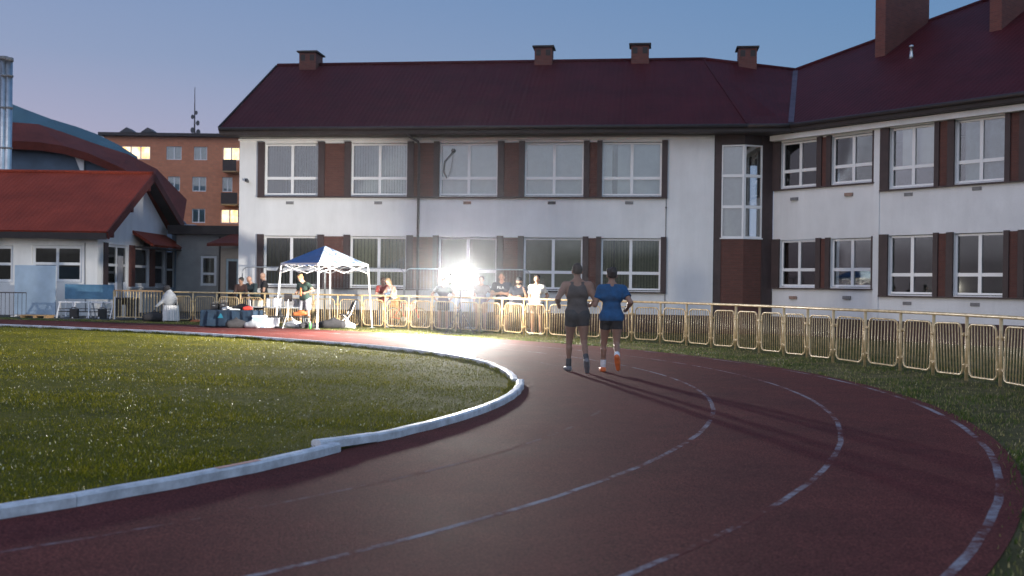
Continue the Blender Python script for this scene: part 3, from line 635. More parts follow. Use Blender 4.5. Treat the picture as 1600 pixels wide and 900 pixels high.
def verge(name, n, seed, r_lo, outside, hmax):
    g = np.random.default_rng(seed); 
    if not outside:
        th = g.uniform(-60, 110, n); r = np.array([R_OUT + delta(t) for t in np.linspace(-60, 110, 341)]); r0 = np.interp(th, np.linspace(-60, 110, 341), r)
        rad = r0 + .02 + 4.2 * g.random(n) ** 1.2 - .16 * g.random(n) * (g.random(n) < .3); X = CX + rad * np.cos(np.radians(th)); Y = CY + rad * np.sin(np.radians(th)); bf = behind_fence(X, Y); ok = bf < .4
    else:
        X = g.uniform(-11, 16, n); Y = g.uniform(8, 40, n); bf = behind_fence(X, Y); ok = (bf > .3) & (bf < 7) & (Y < 38.6 - .13 * (X + 10)) & ~((X > 9) & ((X - 9.6) * .787 + (Y - 38.8) * .617 > -.2))
    X, Y = X[ok], Y[ok]; cl = clump(X, Y, 2.2) * .55 + clump(X, Y, 6.) * .45; kp = g.random(len(X)) < .15 + .85 * cl ** 1.5; X, Y, cl = X[kp], Y[kp], cl[kp]
    z = ground_z(X, Y) - .01; hg = hmax * (.35 + .65 * g.random(len(X))) * (.45 + .9 * cl); wd = .006 + .007 * g.random(len(X)); tone = np.clip(.55 * g.random(len(X)) + .85 * (1 - cl) * g.random(len(X)) + .2 * (g.random(len(X)) < .2), 0, 1)
    blades(name, np.stack([X, Y, z], 1), hg, wd, tone, MT['verge_blades'], seed + 1, .8)
verge('verge_grass', 170000, 21, 0, False, .060); verge('grass_behind_fence', 90000, 31, 0, True, .10)

# ------------------------------------------------------------------ yellow tubular fence
LEN = FS[-1]; n_posts = int(LEN / 1.0); S0 = .35
fence = thing('tubular_fence', 'long yellow tubular steel fence with barred panels, curving round the track', 'fence', fence_at(LEN / 2))
RAIL_H = 1.10
mb = MB(); mb.tube([fence_at(s) + Vector((0, 0, RAIL_H - .028)) for s in np.arange(S0, S0 + n_posts - .99, .25)], .030, 10); mb.build('top_rail', MT['yellow'], fence, smooth=True)
post0 = panel0 = None
for i in range(n_posts):
    a = fence_at(S0 + i)
    if i == 0:
        mb = MB(); mb.tube([(0, 0, -.05), (0, 0, RAIL_H - .05)], .029, 10)
        post0 = mb.build('post', MT['yellow'], fence, Matrix.Translation(a), smooth=True)
    else: copy_part(post0, fence, Matrix.Translation(a))
    if i == n_posts - 1: break
    b = fence_at(S0 + i + 1); d = b - a; m_ = FR((a + b) / 2, math.atan2(d.y, d.x)) @ Matrix.Rotation(R(random.uniform(-1.5, 1.5)), 4, 'Y') @ Matrix.Rotation(R(random.uniform(-2.5, 2.5)), 4, 'X')
    if panel0 is None:
        mb = MB(); w, z0, z1, r = .405, .075, .925, .11; loop = []
        for cx, cz, t0 in ((w - r, z1 - r, 0), (-w + r, z1 - r, 90), (-w + r, z0 + r, 180), (w - r, z0 + r, 270)):
            for k in range(6): t = R(t0 + 18 * k); loop.append((cx + r * math.cos(t), 0, cz + r * math.sin(t)))
        mb.tube(loop, .0165, 8, closed=True)
        for k in range(1, 9):
            x = -w + 2 * w * k / 9; e_ = max(0, abs(x) - (w - r)); zz = r - math.sqrt(max(0, r * r - e_ * e_)); mb.tube([(x, 0, z0 + zz), (x, 0, z1 - zz)], .0085, 6)
        for sx in (-1, 1):
            for z in (.24, .74): mb.tube([(sx * w, 0, z), (sx * (.5 - .028), 0, z)], .014, 6); mb.tube([(sx * .468, 0, z - .03), (sx * .468, 0, z + .03)], .02, 6)
        panel0 = mb.build('barred_panel', MT['yellow'], fence, m_, smooth=True)
    else: copy_part(panel0, fence, m_)
# denser railing beside the white house
ra = thing('yard_railing', 'short dense yellow bar railing with a flat plank top beside the white house', 'railing', (-13.9, 38.9, 0))
A0, B0 = Vector((-15.0, 39.6, 0)), Vector((-12.9, 39.0, 0)); u = (B0 - A0).normalized()
mb = MB(); mb.bar(A0 + Vector((0, 0, 1.09)), B0 + Vector((0, 0, 1.09)), .10, .05); mb.build('plank_top', MT['wood'], ra)
mb = MB(); 
for k in range(17): p = A0 + (B0 - A0) * (k + .5) / 17; mb.tube([p + Vector((0, 0, .08)), p + Vector((0, 0, 1.06))], .016, 6)
mb.bar(A0 + Vector((0, 0, .1)), B0 + Vector((0, 0, .1)), .03, .03); mb.build('bars', MT['yellow'], ra)
for p in (A0, B0): mb = MB(); mb.bar(p, p + Vector((0, 0, 1.06)), .07, .07); mb.build('post', MT['yellow'], ra)
# ------------------------------------------------------------------ the school
AF = R(7.4); AW = R(51.9)
uF = Vector((math.cos(AF), -math.sin(AF), 0)); nF = Vector((math.sin(AF), math.cos(AF), 0))
uW = Vector((math.cos(AW), -math.sin(AW), 0)); nW = Vector((math.sin(AW), math.cos(AW), 0))
OF = Vector((-10.7, 41.0, 0)); OW = Vector((9.63, 38.85, 0))
MF = FR(OF, -AF); MW = FR(OW, -AW)          # local frames: x along the wall, y into the building, z up
def on_wall(M_, n, px, py, off=0.0):        # local (x, z) where that wall is seen
    d = ray(px, py); o = M_.translation + n * off; t = (o - CAM).dot(n) / d.dot(n); p = M_.inverted() @ (CAM + d * t); return p.x, p.z
def fx(px, py=340): return on_wall(MF, nF, px, py)[0]
def wx(px, py=340): return on_wall(MW, nW, px, py)[0]
school = thing('school_building', 'long white two storey school wing with maroon roof and brick chimneys behind the fence', 'school building', (OF.x, OF.y, -.2), -AF)
def part(name, mb, m, mtx=MF, par=None, **k): return mb.build(name, m, par or school, mtx, **k)

def window(par, mtx, x0, x1, z0, z1, frac=.33, slats=0., cover=None, y=.10, cols=2, rows=2, fr=.065, sw=.105, drop=1.0, dark=False, gap=None):
    mb = MB(); d = .07; 
    mb.box(x0, x0 + fr, y, y + d, z0, z1); mb.box(x1 - fr, x1, y, y + d, z0, z1); mb.box(x0 + fr, x1 - fr, y, y + d, z0, z0 + fr); mb.box(x0 + fr, x1 - fr, y, y + d, z1 - fr, z1)
    zt = z0 + (z1 - z0) * frac
    for c in range(1, cols): xm = x0 + (x1 - x0) * c / cols; mb.box(xm - .055, xm + .055, y - .006, y + d, z0 + fr, z1 - fr)
    if rows == 2:
        xs = [x0 + fr] + sum([[x0 + (x1 - x0) * c / cols - .055, x0 + (x1 - x0) * c / cols + .055] for c in range(1, cols)], []) + [x1 - fr]
        for a, b in zip(xs[::2], xs[1::2]): mb.box(a, b, y - .003, y + d, zt - .055, zt + .055)
    w = mb.build('window', MT['frame'], par, mtx)
    MB().box(x0 + .02, x1 - .02, y + .03, y + .042, z0 + .02, z1 - .02).build('pane', MT['glass_dark'] if dark else MT['glass'], w, mtx)
    if cover:
        mb = MB(); n = int((x1 - x0 - .1) / sw); a = R(slats)
        for k in range(n):
            cx = x0 + .06 + (k + .5) * (x1 - x0 - .12) / n
            if gap and gap[0] < (cx - x0) / (x1 - x0) < gap[1]: continue
            aa = a + R(random.uniform(-3, 3)); mb.obox((cx, y + .22, z1 - (z1 - z0) * drop / 2), (math.cos(aa) * sw * .53, math.sin(aa) * sw * .53, 0), (-math.sin(aa) * .0015, math.cos(aa) * .0015, 0), (0, 0, (z1 - z0) * drop / 2 - .03))
        mb.build('blind', MT[cover], w, mtx)
    return w
def wall_band(mtx, x0, x1, z0, z1, m, name='wall', y0=0., y1=.30): part(name, MB().box(x0, x1, y0, y1, z0, z1), m, mtx)

ZS1, ZT1, ZS2, ZT2, ZEAVE, ZPL = 1.33, 3.29, 4.85, 6.87, 7.10, .46
LF = fx(1115)
W2 = [(413, 497), (548, 636), (686, 777), (819, 911), (940, 1033)]
WF = [(fx(a), fx(b)) for a, b in W2]
# wall of the front wing: one mesh with its openings left free
mb = MB()
mb.box(0, LF, 0, .3, ZPL, ZS1); mb.box(0, LF, 0, .3, ZT1, ZS2); mb.box(0, LF, 0, .3, ZT2, ZEAVE + .05)
for z0, z1 in ((ZS1, ZT1), (ZS2, ZT2)):
    xs = [0] + [v for w in WF for v in w] + [LF]
    for a, b in zip(xs[::2], xs[1::2]): mb.box(a, b, 0, .3, z0, z1)
mb.box(0, .3, .3, 11.2, -.3, ZEAVE + .05); mb.box(0, LF, 11.2, 11.5, -.3, ZEAVE + .05)
part('wall', mb, MT['stucco'])
part('plinth', MB().box(-.02, LF, -.03, .3, -.4, ZPL), MT['plinth'])
part('cornice', MB().box(-.03, LF - .1, -.07, -.001, ZEAVE - .13, ZEAVE - .05), MT['stucco'])
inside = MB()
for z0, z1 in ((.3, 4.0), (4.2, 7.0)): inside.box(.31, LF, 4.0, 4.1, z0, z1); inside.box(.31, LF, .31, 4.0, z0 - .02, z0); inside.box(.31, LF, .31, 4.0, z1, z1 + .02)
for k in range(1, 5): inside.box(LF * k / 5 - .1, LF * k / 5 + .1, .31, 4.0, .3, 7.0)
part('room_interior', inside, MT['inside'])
S2 = [(403, 413), (497, 507), (538, 548), (636, 646), (677, 686), (777, 787), (810, 819), (911, 920), (932, 940), (1033, 1042)]
blinds = {(0, 1): (60, 'blind'), (1, 1): (50, 'blind'), (2, 1): (4, 'blind'), (3, 1): (22, 'blind'), (4, 1): (3, 'blind'), (0, 0): (62, 'blind_beige'), (1, 0): (58, 'blind_beige'), (2, 0): (8, 'blind'), (3, 0): (6, 'blind_beige'), (4, 0): (34, 'blind_beige')}
for fl, (z0, z1) in enumerate(((ZS1, ZT1), (ZS2, ZT2))):
    for i, (a, b) in enumerate(WF):
        s_, c_ = blinds[(i, fl)]; window(school, MF, a, b, z0 + .03, z1 - .02, slats=s_, cover=c_, sw=.14 if (i < 2 and fl == 0) else .105, dark=fl == 0)
    for a, b in S2: part('pilaster', MB().box(fx(a), fx(b), -.085, -.001, z0 - .03, z1 + .05), MT['trim'])
    for (a, b), (c, d) in zip(S2[1:-1:2], S2[2:-1:2]): part('brick_panel', MB().box(fx(b), fx(c), -.03, -.001, z0 - .03, z1 - .01), MT['brick'])
    part('sill_strip', MB().box(fx(403), fx(1042), -.11, -.002, z0 - .085, z0 - .033), MT['trim'])
for k, (px, m) in enumerate(((453, 'vent'), (591, 'vent'), (730, 'vent_rust'), (862, 'vent_dark'), (983, 'vent'))):
    x, z = on_wall(MF, nF, px, 317); part('vent_grille', MB().box(x - .15, x + .15, -.02, -.001, z - .055, z + .055), MT[m])
# pipes on the front
x = fx(655, 300); mb = MB(); mb.tube([(x - .35, -.70, 7.12), (x - .25, -.62, 7.02), (x - .04, -.16, 6.90), (x, -.12, 6.75), (x, -.12, -.2)], .05, 8); part('drainpipe', mb, MT['pipe_dark'], smooth=True)
x = fx(1041, 300); mb = MB(); mb.tube([(x, -.03, 6.9), (x, -.03, -.1)], .012, 6)
for z in (2.9, 4.4, 5.2, 6.0): mb.box(x - .03, x + .03, -.05, -.002, z, z + .05)
part('lightning_cable', mb, MT['pipe_dark'])
x, z = on_wall(MF, nF, 388, 284); mb = MB(); mb.box(x - .12, x - .02, -.05, -.001, z, z + .12); mb.bar((x - .04, -.05, z + .05), (x + .06, -.22, z - .02), .09, .08); part('security_camera', mb, MT['vent_dark'])
# curled cable and white bracket in the third upstairs window
x, z = on_wall(MF, nF, 703, 235); mb = MB(); mb.tube([(x + .12, .06, z - .0), (x + .02, .05, z - .15), (x - .22, .05, z - .42), (x - .26, .05, z - .8), (x - .12, .05, z - 1.05)], .02, 6); mb.tube([(x + .12, .06, z), (x + .06, .05, z - .6), (x - .08, .05, z - 1.05)], .008, 6); mb.lathe([(.05, -.06), (.09, 0), (.05, .07)], (x + .12, .06, z), 10)
part('dangling_cable', mb, MT['vent'], smooth=True)

# corner bay
def at_plan(px, Y): d = ray(px, 340); return Vector((d.x / d.y * Y, Y, 0))
B = [at_plan(1115.5, 38.72), at_plan(1126, 38.66), at_plan(1162, 38.42), at_plan(1190.5, 38.66), at_plan(1206, 38.85)]
def quad_frame(a, b): d = b - a; return FR(a, math.atan2(d.y, d.x)), d.length
for k, (a, b) in enumerate(zip(B[:-1], B[1:])):
    fm, ln = quad_frame(a, b)
    if k in (1, 2):
        zb, zt = 3.33, 6.74
        part('bay_wall', MB().box(0, ln, 0, .3, -.35, zb - .04), MT['brick'], fm); part('bay_lintel', MB().box(0, ln, 0, .3, zt + .03, ZEAVE), MT['trim'], fm)
        w = MB(); f_ = .07
        w.box(0, f_, -.02, .06, zb, zt); w.box(ln - f_, ln, -.02, .06, zb, zt)
        for q in (0, .333, .667, 1): zz = zb + (zt - zb) * q; w.box(f_, ln - f_, -.015, .06, max(zb, zz - .055), min(zt, zz + .055))
        wo = part('window', w, MT['frame'], fm); MB().box(.02, ln - .02, .02, .03, zb + .02, zt - .02).build('pane', MT['glass'], wo, fm)
        part('bay_sill', MB().box(-.02, ln + .02, -.05, .3, zb - .045, zb - .003), MT['frame'], fm)
        if k == 1: MB().box(.04, ln - .04, .16, .17, zb + .05, zt - .05).build('blind', MT['blind'], wo, fm)
        else: MB().box(.05, ln - .04, .8, .85, zb + .05, zt - .05).build('room_interior', MT['inside'], wo, fm)
    else: part('bay_side', MB().box(-.02, ln + .02, -.03, .3, -.35, ZEAVE), MT['trim'], fm)

# wing on the right
LW = 17.0
G1 = [(1220, 1276), (1299, 1363)]; G2 = [(1391, 1461), (1493, 1571), (1596, 1668)]
x_st = wx(1371)
g1 = [(wx(a), wx(b)) for a, b in G1]; g2 = [(wx(a), wx(b)) for a, b in G2[:2]]; g2.append((g2[1][0] + (g2[1][0] - g2[0][0]), g2[1][1] + (g2[1][1] - g2[0][1])))
def wing_wall(x0, x1, wins, zs, y):
    mb = MB(); mb.box(x0, x1, y, y + .3, ZPL, zs[0]); mb.box(x0, x1, y, y + .3, zs[1], zs[2]); mb.box(x0, x1, y, y + .3, zs[3], ZEAVE + .05)
    for z0, z1 in ((zs[0], zs[1]), (zs[2], zs[3])):
        xs = [x0] + [v for w in wins for v in w] + [x1]
        for a, b in zip(xs[::2], xs[1::2]): mb.box(a, b, y, y + .3, z0, z1)
    part('wall', mb, MT['stucco'], MW)
    part('plinth', MB().box(x0, x1, y - .03, y + .3, -.4, ZPL), MT['plinth'], MW)
z1s = (1.56, 3.26, 5.17, 6.84); z2s = (1.34, 3.30, 4.87, 6.88)
wing_wall(0, x_st, g1, z1s, 0.0); wing_wall(x_st + .001, LW, g2, z2s, -.06)
part('white_pilaster', MB().box(x_st - .10, x_st + .12, -.10, -.062, ZPL, ZEAVE), MT['stucco'], MW)
part('cornice', MB().box(.05, LW, -.32, -.065, 6.90, 7.09), MT['stucco'], MW)
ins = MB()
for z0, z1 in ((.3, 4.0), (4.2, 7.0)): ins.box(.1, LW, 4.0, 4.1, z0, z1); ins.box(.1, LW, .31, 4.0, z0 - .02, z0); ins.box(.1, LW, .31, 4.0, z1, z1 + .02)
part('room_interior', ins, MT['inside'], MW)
for i, (a, b) in enumerate(g1):
    for fl in (0, 1): window(school, MW, a, b, z1s[2 * fl] + .02, z1s[2 * fl + 1] - .02, frac=.36, cover='curtain' if i == 0 else None, slats=60, gap=(.4, 1.0) if i == 0 else None, dark=True)
for i, (a, b) in enumerate(g2):
    for fl in (0, 1): window(school, MW, a, b, z2s[2 * fl] + .02, z2s[2 * fl + 1] - .02, y=.04, frac=.33, cover={(0, 1): 'blind', (1, 1): 'curtain'}.get((i, fl)), slats=8, gap=(.0, .12) if i == 1 else (.0, .18), drop=.68 if i == 0 else 1., dark=fl == 0)
for fl in (0, 1):
    z0, z1 = z1s[2 * fl] - .04, z1s[2 * fl + 1] + .04
    for a, b in ((1208, 1219.5), (1276.5, 1284), (1291.5, 1298.5), (1363.5, 1368)): part('pilaster', MB().box(wx(a), wx(b), -.08, -.001, z0, z1), MT['trim'], MW)
    part('brick_panel', MB().box(wx(1284), wx(1291.5), -.03, -.001, z0, z1 - .03), MT['brick'], MW)
    part('sill_strip', MB().box(wx(1208), wx(1368), -.10, -.002, z0 - .05, z0 - .002), MT['trim'], MW)
    z0, z1 = z2s[2 * fl] - .04, z2s[2 * fl + 1] + .04
    for a, b in ((1377, 1390.5), (1461.5, 1469), (1482, 1492.5), (1571.5, 1580), (1594, 1604)): part('pilaster', MB().box(wx(a), wx(b), -.14, -.061, z0, z1), MT['trim'], MW)
    for a, b in ((1469, 1482), (1580, 1594)): part('brick_panel', MB().box(wx(a), wx(b), -.09, -.061, z0, z1 - .03), MT['brick'], MW)
    part('sill_strip', MB().box(wx(1377), LW - .1, -.16, -.062, z0 - .05, z0 - .002), MT['trim'], MW)
for px, py, m in ((1242, 311, 'vent'), (1327, 304, 'vent_rust'), (1421, 304, 'vent'), (1528, 295, 'vent'), (1240, 465, 'vent_rust'), (1324, 465, 'vent'), (1419, 474, 'vent'), (1525, 476, 'vent')):
    x, z = on_wall(MW, nW, px, py); part('vent_grille', MB().box(x - .15, x + .15, -.08, -.001, z - .055, z + .055), MT[m], MW)

# ------------------------------------------------------------------ roofs
ZR0, PITCH_T = 7.40, .592
eF = OF - nF * .72; eW = OW - nW * .55
def onplane(o, n, px, py):                  # point of a roof slope seen at that pixel
    d = ray(px, py); num = ZR0 + PITCH_T * ((CAM - o).dot(n)) - CAM_H; den = d.z - PITCH_T * Vector((d.x, d.y, 0)).dot(n); p = CAM + d * (num / den); return p
def z3(p, z): return Vector((p.x, p.y, z))
gl = z3(eF - uF * .52, ZR0)
rdg = 6.2
gr = z3(eF - uF * .52 + nF * rdg, ZR0 + PITCH_T * rdg)
r1 = onplane(eF, nF, 1100, 97); sF = (r1 - OF).dot(uF); r1 = eF + uF * sF + nF * rdg; r1.z = ZR0 + PITCH_T * rdg
e1 = z3(eF + uF * ((PY(1165, 196, 38) - OF).dot(uF) + .05), ZR0)
# corner of the two eaves
A_ = np.array([[uF.x, -uW.x], [uF.y, -uW.y]]); b_ = np.array([eW.x - eF.x, eW.y - eF.y]); tt = np.linalg.solve(A_, b_); e2 = z3(eF + uF * tt[0], ZR0)
r2 = onplane(eW, nW, 1243, 110); h2 = onplane(eW, nW, 1450, 25); h3 = onplane(eW, nW, 1537, 2)
zr = h3.z; tW = (h3 - e2).dot(uW); far_e = z3(e2 + uW * (LW + 1), ZR0)
far_r = far_e + nW * ((zr - ZR0) / PITCH_T); far_r.z = zr
def slope(name, poly, fr, m, th=.10):       # a slab of roof: local x along its eave, y up its slope
    x = (poly[1] - poly[0]).normalized(); n = x.cross(poly[-1] - poly[0]).normalized(); y = n.cross(x)
    Mx = Matrix.Identity(4)
    for i, v in enumerate((x, y, n)):
        for k in range(3): Mx[k][i] = v[k]
    Mx.translation = poly[0]; inv = Mx.inverted(); lp = [inv @ p for p in poly]
    return part(name, MB().prism(lp, (0, 0, -th)), m, Mx)
slope('roof', [gl, e1, r1, gr], None, MT['roof'])
mid = (e1 + r1) / 2
slope('roof', [e1, e2, r2, r1], None, MT['roof'], .08)
slope('roof', [e2, far_e, far_r, h3, r2], None, MT['roof'])
bk = gr + nF * rdg; bk.z = ZR0; bk2 = r1 + nF * rdg + uF * 4; bk2.z = ZR0
slope('roof', [bk2, bk, gr, r1], None, MT['roof'])
b3 = h3 + nF * 8; b3.z = ZR0; b2 = r2 + nF * 6; b2.z = ZR0; b4 = far_r + nW * 9; b4.z = ZR0
slope('roof', [b3, b2, r2, h3], None, MT['roof']); slope('roof', [b4, b3, h3, far_r], None, MT['roof'])
slope('roof', [bk2 + Vector((.1, 0, 0)), r1, r2], None, MT['roof'])
# gable wall at the left end, boarded verge
part('gable_wall', MB().prism([(.0, -.0, ZEAVE + .05), (.0, 11.5, ZEAVE + .05), (.0, 5.6, 10.5)], (.3, 0, 0)), MT['stucco'])
def strip(name, a, b, w, h, m): part(name, MB().bar(a, b, w, h), m, Matrix.Identity(4))
off = Vector((0, 0, -.145))
strip('fascia', gl + off, e1 + off, .05, .25, MT['fascia']); strip('fascia', e1 + off, e2 + off, .05, .25, MT['fascia']); strip('fascia', e2 + off, far_e + off, .05, .25, MT['fascia'])
strip('bargeboard', gl + Vector((-.03, 0, -.10)), gr + Vector((-.03, 0, -.10)), .05, .28, MT['fascia']); strip('bargeboard', bk + Vector((-.03, 0, -.10)), gr + Vector((-.03, 0, -.10)), .05, .28, MT['fascia'])
def gutter(a, b, n): o = -n * .09 + Vector((0, 0, -.08)); mb = MB(); mb.tube([a + o, b + o], .075, 8); part('gutter', mb, MT['fascia'], Matrix.Identity(4), smooth=True)
gutter(gl, e1, nF); gutter(e2, far_e, nW); gutter(e1, e2, nF)
for pts in ((gl, e1, nF), (e2, far_e, nW)):
    a, b, n = pts; dz = Vector((0, 0, -.275)); part('soffit', MB().prism([a + dz, b + dz, b + n * .80 + dz, a + n * .80 + dz], (0, 0, -.02)), MT['fascia'], Matrix.Identity(4))
dz = Vector((0, 0, -.275)); part('soffit', MB().prism([e1 + dz, e2 + dz, e2 + nF * 1.3 + dz, e1 + nF * 1.3 + dz], (0, 0, -.021)), MT['fascia'], Matrix.Identity(4))
def cap(a, b, m='roof'): mb = MB(); mb.tube([a + Vector((0, 0, .0)), b + Vector((0, 0, .0))], .10, 8); part('ridge_cap', mb, MT[m], Matrix.Identity(4), smooth=True)
cap(gr, r1); cap(r1, r2); cap(r2, h3); cap(h3, far_r); 
mb = MB(); mb.bar(e2 + Vector((0, 0, .04)), r2 + Vector((0, 0, .02)), .20, .03); part('valley_flashing', mb, MT['flash'], Matrix.Identity(4))
mb = MB(); mb.bar(e1 + Vector((0, 0, .02)), r1 + Vector((0, 0, .0)), .10, .035); part('valley_flashing', mb, MT['roof'], Matrix.Identity(4))
# chimneys
def chimney(p, rz, wx_, wy_, z0, z1, capw=.09, name='chimney'):
    fm = FR((p.x, p.y, 0), rz); c = part(name, MB().box(-wx_ / 2, wx_ / 2, -wy_ / 2, wy_ / 2, z0, z1), MT['brick_chim'], fm)
    if capw:
        mb = MB(); mb.box(-wx_ / 2 - capw, wx_ / 2 + capw, -wy_ / 2 - capw, wy_ / 2 + capw, z1 + .001, z1 + .065); mb.build('chimney_cap', MT['fascia'], c, fm)
        for sx in (-1, 1): MB().box(sx * wx_ * .28 - .1, sx * wx_ * .28 + .1, -wy_ / 2 - .004, -wy_ / 2 + .05, z1 - .36, z1 - .1).build('flue_opening', MT['fascia'], c, fm)
def ridge_pt(px, a, b):
    d = ray(px, 100); k = d.x / d.y; ab = b - a; t = (k * a.y - a.x) / (ab.x - k * ab.y); return a + ab * t
for px, lng, h_ in ((486, 1.0, .46), (850, .72, .55), (1000, .72, .58), (1167, .80, .62)):
    p = ridge_pt(px, gr, r1) if px < 1100 else ridge_pt(px, r1, r2)
    chimney(p, -AF, .74, lng, p.z - .5, p.z + h_)
p = onplane(eW, nW, 1367, 90); q = p + nW * 1.55 + uW * .22; chimney(q, -AW, .44, 3.1, p.z - .5, 14.2, 0)
p = onplane(eW, nW, 1546, 50); q = p + nW * 1.55 + uW * .22; chimney(q, -AW, .44, 3.1, p.z - .5, 14.6, 0)
p = onplane(eW, nW, 1424, 90); mb = MB(); mb.lathe([(.11, -.15), (.07, .12), (.055, .16), (.055, .36), (.09, .38), (.09, .44), (.03, .48)], p, 12); part('vent_pipe', mb, MT['zinc'], Matrix.Identity(4), smooth=True)
# ------------------------------------------------------------------ white house with the red roof
HX, HY = -17.0, 43.0
house = thing('white_house', 'low white house with red gable roof and brown shutters at the left edge', 'house', (HX, HY, 0))
I4 = Matrix.Identity(4)
MG = FR((HX, HY, 0), R(90))                 # gable wall: local x runs back (+Y), y runs to -X (into the house)
MLw = FR((-36, HY, 0), 0)                   # long wall: local x = world x + 36
def hwall(M_, x0, x1, z0, z1, wins, name):
    mb = MB(); zs = sorted({z0, z1} | {w[2] for w in wins} | {w[3] for w in wins})
    for a, b in zip(zs[:-1], zs[1:]):
        row = sorted([w for w in wins if w[2] <= a and w[3] >= b]); xs = [x0] + [v for w in row for v in w[:2]] + [x1]
        for p, q in zip(xs[::2], xs[1::2]):
            if q - p > .001: mb.box(p, q, 0, .3, a, b)
    return mb.build(name, MT['stucco_house'], house, M_)
def lx(px, py): return on_wall(MLw, Vector((0, 1, 0)), px, py)
def gxz(px, py): return on_wall(MG, Vector((-1, 0, 0)), px, py)
ZW = 3.35
wl = []
for a, b, c, d in ((-60, 20, 383, 441), (50, 128, 383, 441)):
    x0, zt = lx(a, c); x1, zb = lx(b, d); wl.append((x0, x1, zb, zt))
hwall(MLw, 0, 19, -.1, ZW, wl, 'wall')
for w in wl: window(house, MLw, w[0] + .01, w[1] - .01, w[2] + .01, w[3] - .01, frac=.5, y=.06, fr=.11, dark=True)
wg = []
for a, b, c, d in ((168, 199, 385, 446), (210, 232, 388, 448), (241, 257, 390, 447)):
    x0, zt = gxz(a, c); x1, zb = gxz(b, d); wg.append((x0, x1, 1.25, 3.0))
LG = 8.6
hwall(MG, .301, LG, -.1, ZW, wg, 'wall')
for i, w in enumerate(wg): window(house, MG, w[0] + .01, w[1] - .01, w[2] + .01, w[3] - .01, frac=.5, y=.05, fr=.10, dark=True, cols=2 if i == 0 else 1)
for a, b, m in ((161, 167, 'trim'), (201, 209, 'brick_chim'), (233, 240.5, 'brick_chim')):
    x0, _ = gxz(a, 430); x1, _ = gxz(b, 430); MB().box(x0, x1, -.06, -.002, 1.2, 3.05).build('shutter', MT[m], house, MG)
MB().box(x_a := gxz(166, 450)[0], gxz(258, 450)[0], -.10, -.002, 1.12, 1.19).build('sill', MT['frame'], house, MG)
# gable triangle and roof
ap_y, ap_z = 4.75, 6.35
MB().prism([(.0, 0, ZW + .001), (LG, 0, ZW + .001), (LG, 0, 4.0), (ap_y, 0, ap_z - .28)], (0, .3, 0)).build('gable', MT['stucco_house'], house, MG)
OVH = .62
xg = HX + OVH; xl = -37
e0 = Vector((xl, HY - .65, 3.45)); e1_ = Vector((xg, HY - .65, 3.45)); ra_ = Vector((xg, HY + ap_y, ap_z)); rb_ = Vector((xl, HY + ap_y, ap_z)); ba_ = Vector((xg, HY + 9.6, 4.1)); bb_ = Vector((xl, HY + 9.6, 4.1))
def hslope(poly, m, par, name='roof', th=.09):
    x = (poly[1] - poly[0]).normalized(); n = x.cross(poly[-1] - poly[0]).normalized(); y = n.cross(x); Mx = Matrix.Identity(4)
    for i, v in enumerate((x, y, n)):
        for k in range(3): Mx[k][i] = v[k]
    Mx.translation = poly[0]; inv = Mx.inverted(); return MB().prism([inv @ p for p in poly], (0, 0, -th)).build(name, MT[m], par, Mx)
hslope([e0, e1_, ra_, rb_], 'roof_red', house); hslope([bb_, rb_, ra_, ba_], 'roof_red', house)
def hstrip(name, a, b, w, h, m='fascia', par=None): MB().bar(a, b, w, h).build(name, MT[m], par or house, I4)
d_ = Vector((0, 0, -.2)); hstrip('fascia', e0 + d_, e1_ + d_, .06, .26); 
for a, b in ((e1_, ra_), (ba_, ra_)): hstrip('bargeboard', a + Vector((.035, 0, -.17)), b + Vector((.035, 0, -.17)), .07, .34, 'roof_brown'); hstrip('soffit', a + Vector((-.3, 0, -.13)), b + Vector((-.3, 0, -.13)), .55, .05)
MB().prism([(xl, HY - .62, 3.18), (xl, HY - .001, 3.34), (xl, HY - .001, 3.37), (xl, HY - .62, 3.21)], (xg - xl, 0, 0)).build('soffit', MT['fascia'], house, I4)
for y0, z0 in ((HY + .1, 3.55), (HY + 2.3, 4.75), (HY + 4.4, 5.85)): MB().box(HX + .002, xg - .05, y0, y0 + .18, z0 - .32, z0 - .05).build('rafter_end', MT['roof_brown'], house, I4)
MB().tube([rb_ + Vector((0, 0, .02)), ra_ + Vector((0, 0, .02))], .09, 8).build('ridge_cap', MT['roof_red'], house, I4, smooth=True)
# little lean-to canopy over the gable windows
y0, y1 = gxz(207, 365)[0] + HY, gxz(262, 365)[0] + HY
aw = [Vector((HX + .95, y0, 3.12)), Vector((HX + .95, y1, 3.12)), Vector((HX + .01, y1 - .4, 3.72)), Vector((HX + .01, y0, 3.72))]
c_ = hslope(aw, 'roof_red', house, 'canopy_roof', .12)
MB().prism([aw[0] + Vector((-.02, 0, -.13)), aw[1] + Vector((-.02, 0, -.13)), (HX + .01, y1, 3.0), (HX + .01, y0, 3.0)], (0, 0, -.05)).build('soffit', MT['fascia'], c_, I4)
x, z = gxz(227, 379); MB().obox((x, -.08, z), (.14, 0, 0), (0, .08, 0), (0, 0, .07)).build('wall_lamp', MT['vent_rust'], house, MG)
